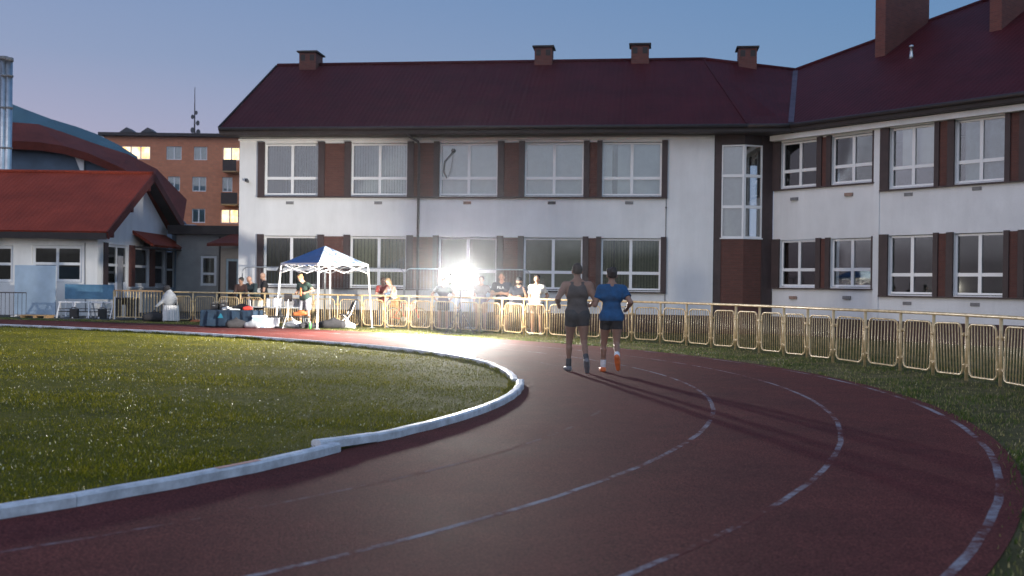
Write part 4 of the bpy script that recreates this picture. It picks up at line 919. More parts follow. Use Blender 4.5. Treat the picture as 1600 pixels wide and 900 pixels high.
# recessed back part with the dark window
MR = FR((-16.9, 52.1, 0), 0)
MB().box(0, 1.1, 0, .3, -.1, 4.3).build('side_wall', MT['skyblue'], house, MR)
x0, zt = on_wall(MR, Vector((0, 1, 0)), 259, 394); x1, zb = on_wall(MR, Vector((0, 1, 0)), 272, 449)
wn = MB(); wn.box(x0, x0 + .07, -.06, -.002, zb, zt); wn.box(x1 - .07, x1, -.06, -.002, zb, zt); wn.box(x0 + .07, x1 - .07, -.06, -.002, (zb + zt) / 2 - .05, (zb + zt) / 2 + .05)
wo = wn.build('window', MT['frame'], house, MR); MB().box(x0 + .05, x1 - .05, -.03, -.01, zb, zt).build('pane', MT['fascia'], wo, MR)
hin = MB(); hin.box(-32, HX - 2.6, HY + 3.2, HY + 3.3, 0, 3.3); hin.box(HX - 2.6, HX - 2.5, HY + .4, HY + 8.4, 0, 3.3); hin.box(-32, HX - .31, HY + .31, HY + 8.3, -.05, 0.0); hin.build('room_interior', MT['inside'], house, I4)
x = gxz(153, 420)[0]; MB().tube([(HX - .5, HY - .02, 3.0), (HX - .5, HY - .03, 2.7), (HX - .45, HY - .03, .2)], .018, 6).build('cable', MT['vent'], house, I4)

# ------------------------------------------------------------------ hall behind, steel flues
hall = thing('sports_hall', 'large hall with curved blue grey roof over a brown lower roof', 'hall', (-28, 62, 0))
def arc(pts, Y): return [PY(x, y, Y) for x, y in pts]
crv = [(-260, 118), (-140, 128), (-60, 143), (0, 155), (40, 171), (80, 186), (120, 198), (150, 209), (185, 226), (215, 245)]
a = arc(crv, 62.); b = [p + Vector((-15, 26, 0)) for p in a]; n = len(a)
mb = MB(); mb.add(a + b + [p + Vector((0, 0, -.35)) for p in a], [(i, i + 1, n + i + 1, n + i) for i in range(n - 1)] + [(i, 2 * n + i, 2 * n + i + 1, i + 1) for i in range(n - 1)]); mb.build('roof', MT['roof_blue'], hall, I4, smooth=False, fix=False)
low = arc([(x, y + 24) for x, y in crv[:9]] + [(250, 282)], 61.2)
fl = [p + Vector((0, 0, -.3)) for p in a]; fl = [Vector((p.x, 61.9, p.z)) for p in fl]
MB().prism(fl + [Vector((fl[-1].x, 61.9, 4)), Vector((fl[0].x, 61.9, 4))], (0, .15, 0)).build('upper_wall', MT['roof_blue'], hall, I4)
# brown sloping lower roof in front: from a curved upper line to a lower eave nearer the camera
up_ = arc([(-260, 176), (-60, 178), (0, 189), (20, 191), (60, 194), (100, 207), (150, 225), (200, 241), (245, 264), (292, 312)], 61.0); lo_ = arc([(-260, 215), (-60, 216), (0, 218), (20, 220), (60, 222), (100, 228), (140, 240), (190, 262), (240, 294), (286, 349)], 58.6)
n = len(up_); mb = MB(); mb.add(up_ + lo_ + [p + Vector((0, .1, -.45)) for p in lo_], [(i, i + 1, n + i + 1, n + i) for i in range(n - 1)] + [(n + i, n + i + 1, 2 * n + i + 1, 2 * n + i) for i in range(n - 1)]); mb.build('lower_roof', MT['roof_brown'], hall, I4, fix=False)
MB().prism([Vector((p.x, 59.4, p.z - .1)) for p in lo_] + [Vector((lo_[-1].x, 59.4, 0)), Vector((lo_[0].x, 59.4, 0))], (0, .2, 0)).build('wall', MT['hall_wall'], hall, I4)
p = PY(124, 252, 59.3); MB().prism([p + Vector((-.35, 0, .5)), p + Vector((.28, 0, .3)), p + Vector((.28, 0, -.6)), p + Vector((.1, 0, -.6))], (0, -.06, 0)).build('notice_board', MT['frame'], hall, I4)
for k, (px, r, top) in enumerate(((4.5, .17, 90), (12.5, .16, 92), (-9, .16, 94))):
    b_ = PY(px, 262, 49.5); t_ = PY(px + 2, top, 49.5); t = thing('steel_flue', ['shiny steel flue pipe with dark cap, middle of the three at the left edge', 'shiny steel flue pipe, rightmost of the three behind the red roof', 'steel flue pipe half out of the frame beside two others'][k], 'flue pipe', (b_.x, 49.5, 0), 0, 'steel flue pipes behind the white house')
    MB().tube([(b_.x, 49.5, .0), (t_.x, 49.5, t_.z)], r, 12).build('pipe', MT['zinc'], t, I4, smooth=True)
    MB().tube([(t_.x, 49.5, t_.z - .12), (t_.x, 49.5, t_.z + .05)], r + .03, 12).build('cap', MT['vent'], t, I4, smooth=True)
    mb = MB()
    for zz in (7.6, 9.5, 11.): mb.tube([(b_.x + .02, 49.5, zz), (b_.x + .02, 49.5, zz + .08)], r + .015, 12)
    mb.build('clamp_band', MT['vent'], t, I4, smooth=True)

# ------------------------------------------------------------------ orange apartment block
YA = 96.0
p0, p1 = PY(163, 212, YA), PY(372, 212, YA)
apt = thing('apartment_block', 'orange brick apartment block with lit windows in the distance behind the school', 'apartment block', (p0.x, YA, 0))
xr = p1.x + 12; ZA = PY(300, 214, YA).z
def az(y): return PY(300, y, YA).z
def axx(x): return PY(x, 300, YA).x
aw_ = []
rows = [(229, 250), (276, 299), (326, 348)]
cells = [(188, 234, 0, 'lit3'), (259, 283, 0, 'u'), (302, 323, 0, 'u'), (347, 374, 0, 'lit2'), (262, 281, 1, 'u'), (300, 322, 1, 'u'), (347, 363, 1, 'u'), (300, 321, 2, 'u'), (345, 373, 2, 'lit1'), (214, 236, 1, 'u')]
holes = []
for a, b, r_, k in cells: holes.append((axx(a) - p0.x, axx(b) - p0.x, az(rows[r_][1]) - 0, az(rows[r_][0]) - 0, k))
MA = FR((p0.x, YA, 0), 0)
mb = MB(); zs = sorted({0, ZA} | {h_[2] for h_ in holes} | {h_[3] for h_ in holes})
for a, b in zip(zs[:-1], zs[1:]):
    row = sorted([h_ for h_ in holes if h_[2] <= a + 1e-6 and h_[3] >= b - 1e-6]); xs = [0] + [v for h_ in row for v in h_[:2]] + [xr - p0.x]
    for p, q in zip(xs[::2], xs[1::2]):
        if q > p: mb.box(p, q, 0, .3, a, b)
mb.box(0, .3, .3, 11, 0, ZA); mb.build('wall', MT['orange_brick'], apt, MA)
for x0, x1, z0, z1, k in holes:
    lit = k.startswith('lit'); fr = .09; mb = MB(); mb.box(x0, x0 + fr, .1, .18, z0, z1); mb.box(x1 - fr, x1, .1, .18, z0, z1); mb.box(x0 + fr, x1 - fr, .1, .18, z0, z0 + fr); mb.box(x0 + fr, x1 - fr, .1, .18, z1 - fr, z1)
    nc = 3 if k == 'lit3' else 2
    for c in range(1, nc): mb.box(x0 + (x1 - x0) * c / nc - .06, x0 + (x1 - x0) * c / nc + .06, .1, .18, z0 + fr, z1 - fr)
    w = mb.build('window', MT['frame'], apt, MA)
    if lit: MB().box(x0 + .03, x1 - .03, .20, .24, z0 + .03, z1 - .03).build('lit_pane', MT['lit'], w, MA)
    else:
        MB().box(x0 + .03, x1 - .03, .13, .14, z0 + .03, z1 - .03).build('pane', MT['glass'], w, MA); MB().box(x0 + .03, x1 - .03, .3, .32, z0 + .03, z1 - .03).build('curtain', MT['curtain'], w, MA)
MB().box(-.4, xr - p0.x + .4, -.5, 11.4, ZA + .001, ZA + .28).build('roof_slab', MT['fascia'], apt, MA)
for x, w in ((178, 14), (212, 16)):
    xa = axx(x) - p0.x; mb = MB(); mb.box(xa - .5, xa + .5, 3, 4.4, ZA + .28, ZA + .8); mb.prism([(xa - .65, 2.9, ZA + .8), (xa + .65, 2.9, ZA + .8), (xa, 2.9, ZA + 1.25)], (0, 1.6, 0)); mb.build('roof_vent', MT['vent_dark'], apt, MA)
for zz, x0, x1, m in ((rows[0][1] + 18, 353, 374, 'trim'), (rows[1][1] + 20, 351, 376, 'trim')):
    xa, xb = axx(x0) - p0.x, axx(x1) - p0.x; zf = az(zz); bal = MB().box(xa, xb, -1.2, -.001, zf - .12, zf).build('balcony', MT['wood'], apt, MA); MB().box(xa, xb, -1.22, -1.16, zf + .001, zf + 1.0).build('balustrade', MT['trim'], bal, MA)
mast = thing('antenna_mast', 'thin rooftop antenna mast with small dishes on the apartment block', 'antenna', tuple(PY(304, 209, 99)))
pb, pt = PY(304, 210, 99), PY(304.5, 136, 99); pb.z = ZA + .28
MB().tube([pb, pb * .55 + pt * .45, pt], [.09, .06, .025], 6).build('mast', MT['pipe_dark'], mast, I4)
for f_, dx, r_ in ((.12, .35, .3), (.16, -.2, .28), (.30, .3, .25), (.42, -.2, .22), (.50, .15, .2)):
    c = pb + (pt - pb) * f_; mb = MB(); mb.lathe([(.02, -.06), (r_, 0), (r_ * .9, .03)], (0, 0, 0), 12); mb.v = [(c.x + dx + v[0] * .7, c.y - v[2], c.z + v[1]) for v in mb.v]; mb.bar(c, c + Vector((dx, 0, 0)), .05); mb.build('dish', MT['vent_dark'], mast, I4)
mb = MB(); mb.box(pb.x - .5, pb.x + .5, 98.6, 99.4, ZA + .28, ZA + .5); mb.build('mast_base', MT['vent_dark'], mast, I4)

# ------------------------------------------------------------------ grey annex with the porch
YX = 51.0
anx = thing('grey_annex', 'low grey rendered annex with a small roofed porch and pale blue door', 'annex', (-14, YX, 0))
MX = FR((0, YX, 0), 0); yv = Vector((0, 1, 0))
def ax_(px, py): return on_wall(MX, yv, px, py)
xa, zt = ax_(276, 366); xb, _ = ax_(386, 366)
wx0, wz1 = ax_(313, 399); wx1, wz0 = ax_(338, 447)
mb = MB(); mb.box(xa, xb, 0, .3, -.2, wz0); mb.box(xa, wx0, 0, .3, wz0, wz1); mb.box(wx1, xb, 0, .3, wz0, wz1); mb.box(xa, xb, 0, .3, wz1, zt); mb.build('wall', MT['stucco_far'], anx, MX)
window(anx, MX, wx0 + .01, wx1 - .01, wz0 + .01, wz1 - .01, frac=.4, y=.04, fr=.12, cols=1, dark=True)
MB().box(xa, xb, .9, .95, 0, 3.4).build('room_interior', MT['inside'], anx, MX)
MB().box(xa - .3, xb, -.45, 6, zt + .001, zt + .42).build('roof', MT['fascia'], anx, MX)
MB().tube([ax_3 for ax_3 in ((ax_(344, 390)[0], -.06, zt - .1), (ax_(344, 390)[0], -.06, .1))], .05, 6).build('drainpipe', MT['pipe_dark'], anx, MX)
# porch stands a little in front
MPp = FR((0, YX - 1.4, 0), 0)
def px_(a, b): return on_wall(MPp, yv, a, b)
pa, pz = px_(345, 388); pb_, _ = px_(386, 388)
dx0, dz1 = px_(353, 404); dx1, _ = px_(373, 404)
mb = MB(); mb.box(pa, dx0, 0, .25, -.2, pz); mb.box(dx0, dx1, 0, .25, dz1, pz); mb.box(dx1, pb_, 0, .25, -.2, pz); mb.box(pa, pa + .25, .25, 1.39, -.2, pz); mb.build('porch_wall', MT['stucco_beige'], anx, MPp)
mb = MB(); mb.box(dx0, dx0 + .1, .05, .12, 0, dz1); mb.box(dx1 - .1, dx1, .05, .12, 0, dz1); mb.box(dx0 + .1, dx1 - .1, .05, .12, dz1 - .12, dz1); mb.box(dx0 + .1, dx1 - .1, .05, .12, .95, 1.08); mb.box(dx0 + .1, dx1 - .1, .05, .12, 0, .3)
dr = mb.build('door', MT['curtain'], anx, MPp); MB().box(dx0 + .08, dx1 - .08, .08, .09, .05, dz1 - .05).build('pane', MT['fascia'], dr, MPp); MB().box(dx1 - .22, dx1 - .12, 0, .05, 1.0, 1.04).build('handle', MT['steel'], dr, MPp)
q0, q1 = px_(328, 380), px_(372, 364); mb = MB(); mb.prism([(q0[0], -.5, q0[1] - .02), (pb_, -.5, q0[1] + .02), (pb_, 1.2, q1[1] + .1), (q1[0] - .5, 1.2, q1[1] + .05)], (0, 0, -.14)); mb.build('porch_roof', MT['roof_brown'], anx, MPp)

# ------------------------------------------------------------------ mobile wire fence in front of the school
def mesh_panel(a, b, z1, label):
    a, b = Vector(a), Vector(b); d = (b - a); Ln = d.length; rz = math.atan2(d.y, d.x); t = thing('mobile_fence_panel', label, 'wire fence', ((a.x + b.x) / 2, (a.y + b.y) / 2, -.2), rz, 'mobile wire fence panels in front of the school')
    fm = FR(((a.x + b.x) / 2, (a.y + b.y) / 2, -.2), rz); h = Ln / 2 - .02; r = .22; lp = [(-h, 0, .05)] + [(-h + r - r * math.cos(R(k * 18)), 0, z1 - r + r * math.sin(R(k * 18))) for k in range(6)] + [(h - r + r * math.sin(R(k * 18)), 0, z1 - r + r * math.cos(R(k * 18))) for k in range(6)] + [(h, 0, .05)]
    MB().tube(lp, .021, 8).build('frame', MT['steel'], t, fm, smooth=True)
    mb = MB(); k = -h + .12
    while k < h: mb.bar((k, 0, .15), (k, 0, z1 - .03), .004, .004); k += .12
    for z in (.15, .7, 1.25): mb.bar((-h, 0, z), (h, 0, z), .006, .006)
    mb.build('wire_mesh', MT['steel'], t, fm); mb = MB()
    for s_ in (-1, 1): mb.box(s_ * h - .12, s_ * h + .12, -.3, .3, 0, .13)
    mb.build('foot_block', MT['vent'], t, fm); return t
mp = [PY(378, 418, 39.7), PY(508, 418, 39.0), PY(632, 418.5, 38.5), PY(735, 419, 38.0), PY(829, 420, 37.6)]
for (a, b), lb in zip(zip(mp[:-1], mp[1:]), ('wire fence panel with a rounded corner behind the three men at the rail', 'wire fence panel standing behind the canopy tent', 'wire fence panel behind the red bicycle and the lamp', 'wire fence panel behind the men with crossed arms')):
    mesh_panel((a.x, a.y, 0), (b.x, b.y, 0), 2.24, lb)
# ------------------------------------------------------------------ canopy tent
cF, cL, cR = Vector((-6.12, 33.2, 0)), Vector((-7.60, 34.55, 0)), Vector((-4.78, 34.75, 0)); cB = cL + cR - cF; cc = (cF + cB) / 2
tent = thing('canopy_tent', 'pop up canopy tent with blue roof, one side speckled with painted sheen, on four white legs', 'canopy tent', cc)
ZE, ZP = 2.10, 2.70
def ez(p, z): return Vector((p.x, p.y, z))
pk = ez(cc, ZP)
def panel(a, b, m, name):
    vs = []; n = 8
    for i in range(n + 1):
        for j in range(n + 1 - i):
            u, v = i / n, j / n; p = ez(a, ZE) * (1 - u - v) + ez(b, ZE) * v + pk * u; s = (1 - u - v) * v * 4; p.z -= .05 * s + .10 * u * (1 - u) * (1 - 2 * abs(v / (1 - u) - .5) if u < 1 else 0); vs.append(p)
    ix = {}; k = 0
    for i in range(n + 1):
        for j in range(n + 1 - i): ix[i, j] = k; k += 1
    fs = []
    for i in range(n):
        for j in range(n - i):
            fs.append((ix[i, j], ix[i, j + 1], ix[i + 1, j]))
            if j < n - i - 1: fs.append((ix[i, j + 1], ix[i + 1, j + 1], ix[i + 1, j]))
    return MB().add(vs, fs).build(name, m, tent, I4, smooth=True, fix=False)
def sheen_speck():
    m, nt, p = nodes('sheen_canopy'); lk = nt.links.new; tc = N(nt, 'ShaderNodeTexCoord'); n = N(nt, 'ShaderNodeTexNoise', i_Scale=3.2, i_Detail=7., i_Roughness=.75, i_Distortion=1.2); lk(tc.outputs['Object'], n.inputs['Vector'])
    rp = N(nt, 'ShaderNodeValToRGB'); e = rp.color_ramp.elements; e[0].position, e[1].position = .42, .50; e[0].color = (.03, .08, .2, 1); e[1].color = (.45, .54, .66, 1); lk(n.outputs['Fac'], rp.inputs['Fac']); lk(rp.outputs[0], p.inputs['Base Color']); p.inputs['Roughness'].default_value = .5; return m  # overexposed sheen on the blue cloth put into the colour as pale speckle
MT['sheen_speck'] = sheen_speck()
panel(cL, cF, MT['canopy_blue'], 'canopy_panel')['label'] = 'blue canopy panel'
panel(cF, cR, MT['sheen_speck'], 'canopy_panel')['label'] = 'speckled canopy panel with pale sheen painted in'
panel(cR, cB, MT['canopy_blue'], 'canopy_panel'); panel(cB, cL, MT['canopy_blue'], 'canopy_panel')
for a, b in ((cL, cF), (cF, cR), (cR, cB), (cB, cL)):
    mb = MB(); nn = 2
    for i in range(nn):
        p, q = a + (b - a) * (i / nn), a + (b - a) * ((i + 1) / nn); mb.bar(ez(p, ZE - .02), ez(q, ZE - .30), .022); mb.bar(ez(p, ZE - .30), ez(q, ZE - .02), .022)
    mb.build('truss', MT['white_metal'], tent, I4)
    nrm = ((a + b) / 2 - cc).normalized() * .025; MB().prism([ez(a, ZE + .01) + nrm, ez(b, ZE + .01) + nrm, ez(b, ZE - .05) + nrm, ez(a, ZE - .05) + nrm], nrm * .3).build('canopy_hem', MT['white_cloth'], tent, I4)
    # inside valance, glimpsed behind the truss
for a in (cL, cF, cR, cB):
    o = (a - cc).normalized() * .17; MB().bar(ez(a, ZE), ez(a + o, .02), .042).build('leg', MT['white_metal'], tent, I4); MB().box(a.x + o.x - .07, a.x + o.x + .07, a.y + o.y - .07, a.y + o.y + .07, .005, .03).build('foot_plate', MT['steel'], tent, I4)
MB().tube([cF + Vector((0, 0, ZE)), pk - Vector((0, 0, .08)), cB + Vector((0, 0, ZE))], .015, 6).build('roof_pole', MT['white_metal'], tent, I4); MB().tube([cL + Vector((0, 0, ZE)), pk - Vector((0, 0, .09)), cR + Vector((0, 0, ZE))], .015, 6).build('roof_pole', MT['white_metal'], tent, I4)

# ------------------------------------------------------------------ lamp
LX, LY, LZ = -1.52, 31.0, 1.64
lamp = thing('work_lamp', 'glaring white work lamp on a tripod between the track and the yellow fence', 'lamp', (LX, LY, 0))
MB().tube([(LX, LY + .05, .35), (LX, LY + .05, LZ - .20)], .02, 8).build('pole', MT['black'], lamp, I4)
for k in range(3):
    t = R(90 + 120 * k); MB().tube([(LX, LY + .05, .75), (LX + .5 * math.cos(t), LY + .05 + .5 * math.sin(t), .02)], .012, 6).build('leg', MT['black'], lamp, I4)
hd_ = MB().lathe([(.06, -.22), (.20, -.16), (.29, 0), (.30, .03)], (0, 0, 0), 24); fmL = FR((LX, LY, LZ), 0) @ Matrix.Rotation(R(90), 4, 'X')
ho = hd_.build('lamp_head', MT['black'], lamp, fmL, smooth=False)
MB().lathe([(.285, .031), (.285, .04), (.22, .085), (.10, .115), (.02, .12)], (0, 0, 0), 24).build('lens', MT['white_lit'], ho, fmL, smooth=True)
fm2 = FR((LX - .36, LY + .08, LZ), R(-78)) @ Matrix.Rotation(R(90), 4, 'X')
ho2 = MB().lathe([(.05, -.16), (.12, -.12), (.16, 0), (.165, .02)], (0, 0, 0), 20).build('added_side_head', MT['black'], lamp, fm2); MB().lathe([(.155, .021), (.155, .028), (.1, .05), (.02, .06)], (0, 0, 0), 20).build('lens', MT['white_lit'], ho2, fm2, smooth=True)  # head added to carry the left fill beam
fm3 = FR((LX + .34, LY + .05, LZ), R(73)) @ Matrix.Rotation(R(90), 4, 'X')
ho3 = MB().lathe([(.04, -.10), (.09, -.08), (.11, 0), (.115, .02)], (0, 0, 0), 20).build('added_side_head', MT['black'], lamp, fm3)  # head added to carry the right fill beam
mb = MB(); mb.tube([(LX - .33, LY, LZ), (LX - .33, LY + .02, LZ - .2), (LX, LY + .05, LZ - .34), (LX + .33, LY + .02, LZ - .2), (LX + .33, LY, LZ)], .012, 6); mb.build('bracket', MT['black'], lamp, I4)

# ------------------------------------------------------------------ small gear round the tent
def tbl(label, cx, cy, w, d, h, rz, leg='steel', topm='grey_cloth'):
    t = thing('folding_table', label, 'table', (cx, cy, 0), rz); fm = L(t)
    MB().box(-w / 2, w / 2, -d / 2, d / 2, h - .035, h).build('table_top', MT[topm], t, fm, bevel=.008)
    for sx in (-1, 1):
        for sy in (-1, 1): MB().tube([(sx * (w / 2 - .1), sy * (d / 2 - .06), h - .036), (sx * (w / 2 - .03), sy * (d / 2 - .02), .0)], .014, 6).build('leg', MT[leg], t, fm)
    mb = MB()
    for sx in (-1, 1): mb.tube([(sx * (w / 2 - .06), -d / 2 + .04, .3), (sx * (w / 2 - .06), d / 2 - .04, .3)], .010, 6)
    mb.build('stretcher', MT[leg], t, fm); return t
def blob(name, label, cat, prims, m, loc, rz=0, h=.022, group=None):
    V, Fq = solid(prims, h); o = link_mesh(name, np_mesh(name, V, Fq), MT[m] if isinstance(m, str) else m, None, FR(loc, rz), True); return tag(o, label, cat, group)
# cloth covered table
tb = tbl('low table under a navy cloth at the left of the tent', -9.1, 34.2, 1.7, .8, .54, R(-8)); fm = L(tb)
cl = MB(); n = 44; per = [(-.88 + 1.76 * i / 20, -.43) for i in range(21)] + [(.88, -.43 + .86 * i / 8) for i in range(1, 9)] + [(.88 - 1.76 * i / 20, .43) for i in range(1, 21)] + [(-.88, .43 - .86 * i / 8) for i in range(1, 8)]
rngc = random.Random(2); vs = []; m_ = len(per)
for lev, z in enumerate((.552, .50, .3, .03)):
    for i, (x, y) in enumerate(per):
        w = 0 if lev == 0 else (.012 + .03 * lev / 3) * math.sin(i * 2.1 + math.sin(i * .7) * 2); s = 1 + (w + lev * .012) ; vs.append((x * s, y * (1 + w * 1.6 + lev * .02), z))
fs = [tuple(range(m_))] + [(a * m_ + i, a * m_ + (i + 1) % m_, (a + 1) * m_ + (i + 1) % m_, (a + 1) * m_ + i) for a in range(3) for i in range(m_)]
tc_o = cl.add(vs, fs).build('tablecloth', MT['navy'], None, fm, smooth=False); tag(tc_o, 'navy blue cloth hanging to the ground over the low table', 'tablecloth')
MB().prism([(-.30, -.475, .30), (-.10, -.475, .30), (-.19, -.475, .46)], (0, -.006, 0)).build('triangle_mark', MT['cyan'], tc_o, fm)
def on(t, x, y, z): return L(t) @ Vector((x, y, z))
for k, (x, w, h_) in enumerate(((-.62, .26, .20), (-.34, .22, .24))):
    p = on(tb, x, .1, .553); t = thing('equipment_case', ['small dark equipment case at the left end of the navy table', 'taller dark equipment case beside the crumpled towel on the navy table'][k], 'case', p, R(-8 + 12 * k)); MB().box(-w / 2, w / 2, -.14, .14, 0, h_).build('case_body', MT['black'], t, L(t), bevel=.015); MB().tube([(-.07, 0, h_), (-.07, 0, h_ + .05), (.07, 0, h_ + .05), (.07, 0, h_)], .010, 6).build('handle', MT['vent'], t, L(t)); MB().box(-.04, .04, -.146, -.139, h_ * .6, h_ * .72).build('latch', MT['steel'], t, L(t))
blob('towel', 'crumpled white towel lying on the navy table', 'towel', [Prim((-.15, 0, .03), (.1, .02, .03), .05, k=.03), Prim((-.05, .05, .07), (.02, -.05, .08), .045, k=.03), Prim((.1, -.05, .02), (.42, -.02, .02), .03, .02, k=.03)], 'white_cloth', on(tb, -.12, -.1, .555), R(-8), .018)
blob('folded_jacket', 'red jacket bundled at the right end of the navy table', 'jacket', [Prim((-.1, 0, .05), (.1, 0, .06), .06, k=.04), Prim((0, .05, .09), ell=(.08, .06, .05), k=.04)], 'red', on(tb, .52, -.02, .558), R(10), .018)
blob('black_jacket', 'black jacket thrown over the back of the navy table', 'jacket', [Prim((-.25, 0, .06), (.2, .02, .08), .07, k=.05), Prim((.0, .02, .13), ell=(.16, .09, .07), k=.05)], 'black_fabric', on(tb, .25, .18, .558), R(-5), .02)
# equipment table
t2 = tbl('narrow grey folding table crowded with bottles in front of the fence', -7.75, 35.1, 1.9, .6, .66, R(-6)); 
for k, x in enumerate((-.42, -.18, .02)):
    p = on(t2, x, .0, .662); t = thing('white_bottle', ['white bottle with dark lid, left of three on the grey table', 'white bottle with dark lid, middle of three on the grey table', 'white bottle with dark lid, right of three on the grey table'][k], 'bottle', p, 0, 'white bottles on the grey table'); MB().lathe([(.055, 0), (.06, .03), (.06, .24), (.03, .29)], (0, 0, 0), 14).build('bottle_body', MT['white_metal'], t, L(t), smooth=True); MB().lathe([(.034, .291), (.034, .34)], (0, 0, 0), 12).build('lid', MT['black'], t, L(t))
p = on(t2, .42, 0, .662); t = thing('amplifier', 'grey amplifier box on the grey table next to the white bottles', 'amplifier', p, R(-6)); MB().box(-.2, .2, -.15, .15, 0, .28).build('case_body', MT['grey_cloth'], t, L(t), bevel=.02); MB().box(-.16, .16, -.156, -.149, .04, .2).build('grille', MT['vent'], t, L(t)); 
for k in range(3): MB().lathe([(.015, 0), (.015, .02)], (-.1 + .1 * k, -.16, .235), 8).build('knob', MT['black'], t, L(t))
blob('orange_bag', 'orange bag lying on the lower shelf beside the grey table', 'bag', [Prim((-.15, 0, .06), (.18, .02, .09), .07, k=.04), Prim((.05, 0, .14), ell=(.13, .08, .06), k=.04)], 'orange', (-6.95, 34.35, .38), 0, .02)
p = on(t2, -.75, 0, .662); t = thing('storage_box', 'beige storage box with lid at the left end of the grey table', 'box', p, R(-6)); MB().box(-.16, .16, -.12, .12, 0, .2).build('box_body', MT['blind_beige'], t, L(t), bevel=.012); MB().box(-.17, .17, -.13, .13, .201, .23).build('lid', MT['wood'], t, L(t), bevel=.008)
t3 = tbl('low dark folding bench with crossed steel legs in front of the grey table', -7.25, 34.3, 1.3, .45, .37, R(-4), topm='black')
for k, (x, y, w, h_, m, lb) in enumerate(((-8.10, 33.75, .42, .34, 'skyblue', 'pale blue cool box with white lid on the track edge'), (-7.72, 33.95, .40, .26, 'white_metal', 'white crate beside the pale blue cool box'))):
    t = thing('cool_box', lb, 'cool box', (x, y, .009), R(8 * k)); MB().box(-w / 2, w / 2, -.16, .16, 0, h_).build('box_body', MT[m], t, L(t), bevel=.015); MB().box(-w / 2 - .01, w / 2 + .01, -.17, .17, h_ + .001, h_ + .05).build('lid', MT['white_metal'], t, L(t), bevel=.012); MB().tube([(-w / 2 - .012, -.1, h_ * .7), (-w / 2 - .03, 0, h_ * .7), (-w / 2 - .012, .1, h_ * .7)], .01, 6).build('handle', MT['vent'], t, L(t))
bagp = lambda s: [Prim((-.22 * s, 0, .12 * s), (.22 * s, .02, .12 * s), .12 * s, k=.05), Prim((0, .02, .2 * s), ell=(.2 * s, .1 * s, .09 * s), k=.05), Prim((-.16 * s, 0, .2 * s), (0, 0, .33 * s), .018, k=.02), Prim((0, 0, .33 * s), (.16 * s, 0, .2 * s), .018, k=.02)]
for x, y, s, m, lb in ((-8.75, 33.35, 1.0, 'black_fabric', 'black sports bag leaning against the navy tablecloth'), (-8.25, 33.35, .8, 'grey_cloth', 'grey rucksack between the navy table and the cool box'), (-7.0, 33.75, .9, 'grey_cloth', 'grey sports bag at the feet of the man under the tent'), (-5.72, 33.75, 1.15, 'black_fabric', 'big black holdall on the grass under the folding chair'), (-6.15, 33.9, .7, 'black_fabric', 'small black bag by the front leg of the tent'), (-6.55, 33.6, .75, 'black_fabric', 'black bag lying behind the blue side of the tent'), (-5.3, 33.9, .8, 'grey_cloth', 'grey bag beside the big black holdall')):
    blob('sports_bag', lb, 'bag', bagp(s), m, (x, y, .0), R(random.uniform(-30, 30)), .022, 'bags lying around the tent')
for x, y, lb in ((-6.42, 33.45, 'green drinks bottle standing beside the small black bag'),):
    t = thing('drinks_bottle', lb, 'bottle', (x, y, .004)); MB().lathe([(.035, 0), (.038, .16), (.02, .2)], (0, 0, 0), 10).build('bottle_body', mat('green_plastic', (.10, .45, .12), .4), t, L(t), smooth=True); MB().lathe([(.02, .201), (.02, .23)], (0, 0, 0), 10).build('lid', MT['white_metal'], t, L(t))
# folding chair
def fold_chair(x, y, rz, label):
    t = thing('folding_chair', label, 'chair', (x, y, 0), rz); fm = L(t)
    for sx in (-1, 1):
        MB().tube([(sx * .24, -.24, .0), (sx * .23, .10, .46), (sx * .22, .26, .88)], .012, 6).build('back_leg', MT['white_metal'], t, fm); MB().tube([(sx * .20, .26, .0), (sx * .20, -.12, .44)], .012, 6).build('front_leg', MT['white_metal'], t, fm)
    MB().box(-.22, .22, -.22, .2, .435, .465).build('seat', MT['black_fabric'], t, fm, bevel=.012)
    MB().obox((0, .20, .72), (.215, 0, 0), (0, .012, -.005), (0, .07, .16)).build('backrest', MT['black_fabric'], t, fm, bevel=.01); return t
fold_chair(-5.42, 34.35, R(-68), 'black folding chair with pale tubular frame under the right side of the tent')

fold_chair(-8.45, 35.0, R(25), 'black folding chair between the navy table and the grey table')
def stand(x, y, h, label):
    t = thing('tripod_stand', label, 'stand', (x, y, 0), R(random.uniform(0, 90))); fm = L(t); MB().tube([(0, 0, .25), (0, 0, h)], .014, 8).build('pole', MT['steel'], t, fm)
    for k in range(3):
        a = R(120 * k); MB().tube([(0, 0, .55), (.34 * math.cos(a), .34 * math.sin(a), .01)], .010, 6).build('leg', MT['steel'], t, fm)
    MB().obox((0, 0, h + .04), (.13, 0, 0), (0, .03, .03), (0, -.06, .10)).build('head', MT['black'], t, fm, bevel=.01)
stand(-7.15, 33.55, .95, 'thin grey tripod stand in front of the man under the tent')
stand(-7.95, 36.0, 1.9, 'tall thin tripod stand behind the grey table, near the tent leg')
for x, y, rr, lb in ((-7.35, 33.4, .17, 'black cable coil on the red track edge below the tent'), (-6.75, 33.45, .13, 'small black cable coil beside the tripod stand')):
    t = MB().tube([(rr * (1 + .12 * math.sin(k * .9)) * math.cos(R(k * 20)), rr * (1 + .12 * math.cos(k * .7)) * math.sin(R(k * 20)), .014 + .0009 * k) for k in range(54)], .011, 6).build('cable_coil', MT['black'], None, FR((x, y, .004), 0)); tag(t, lb, 'cable')
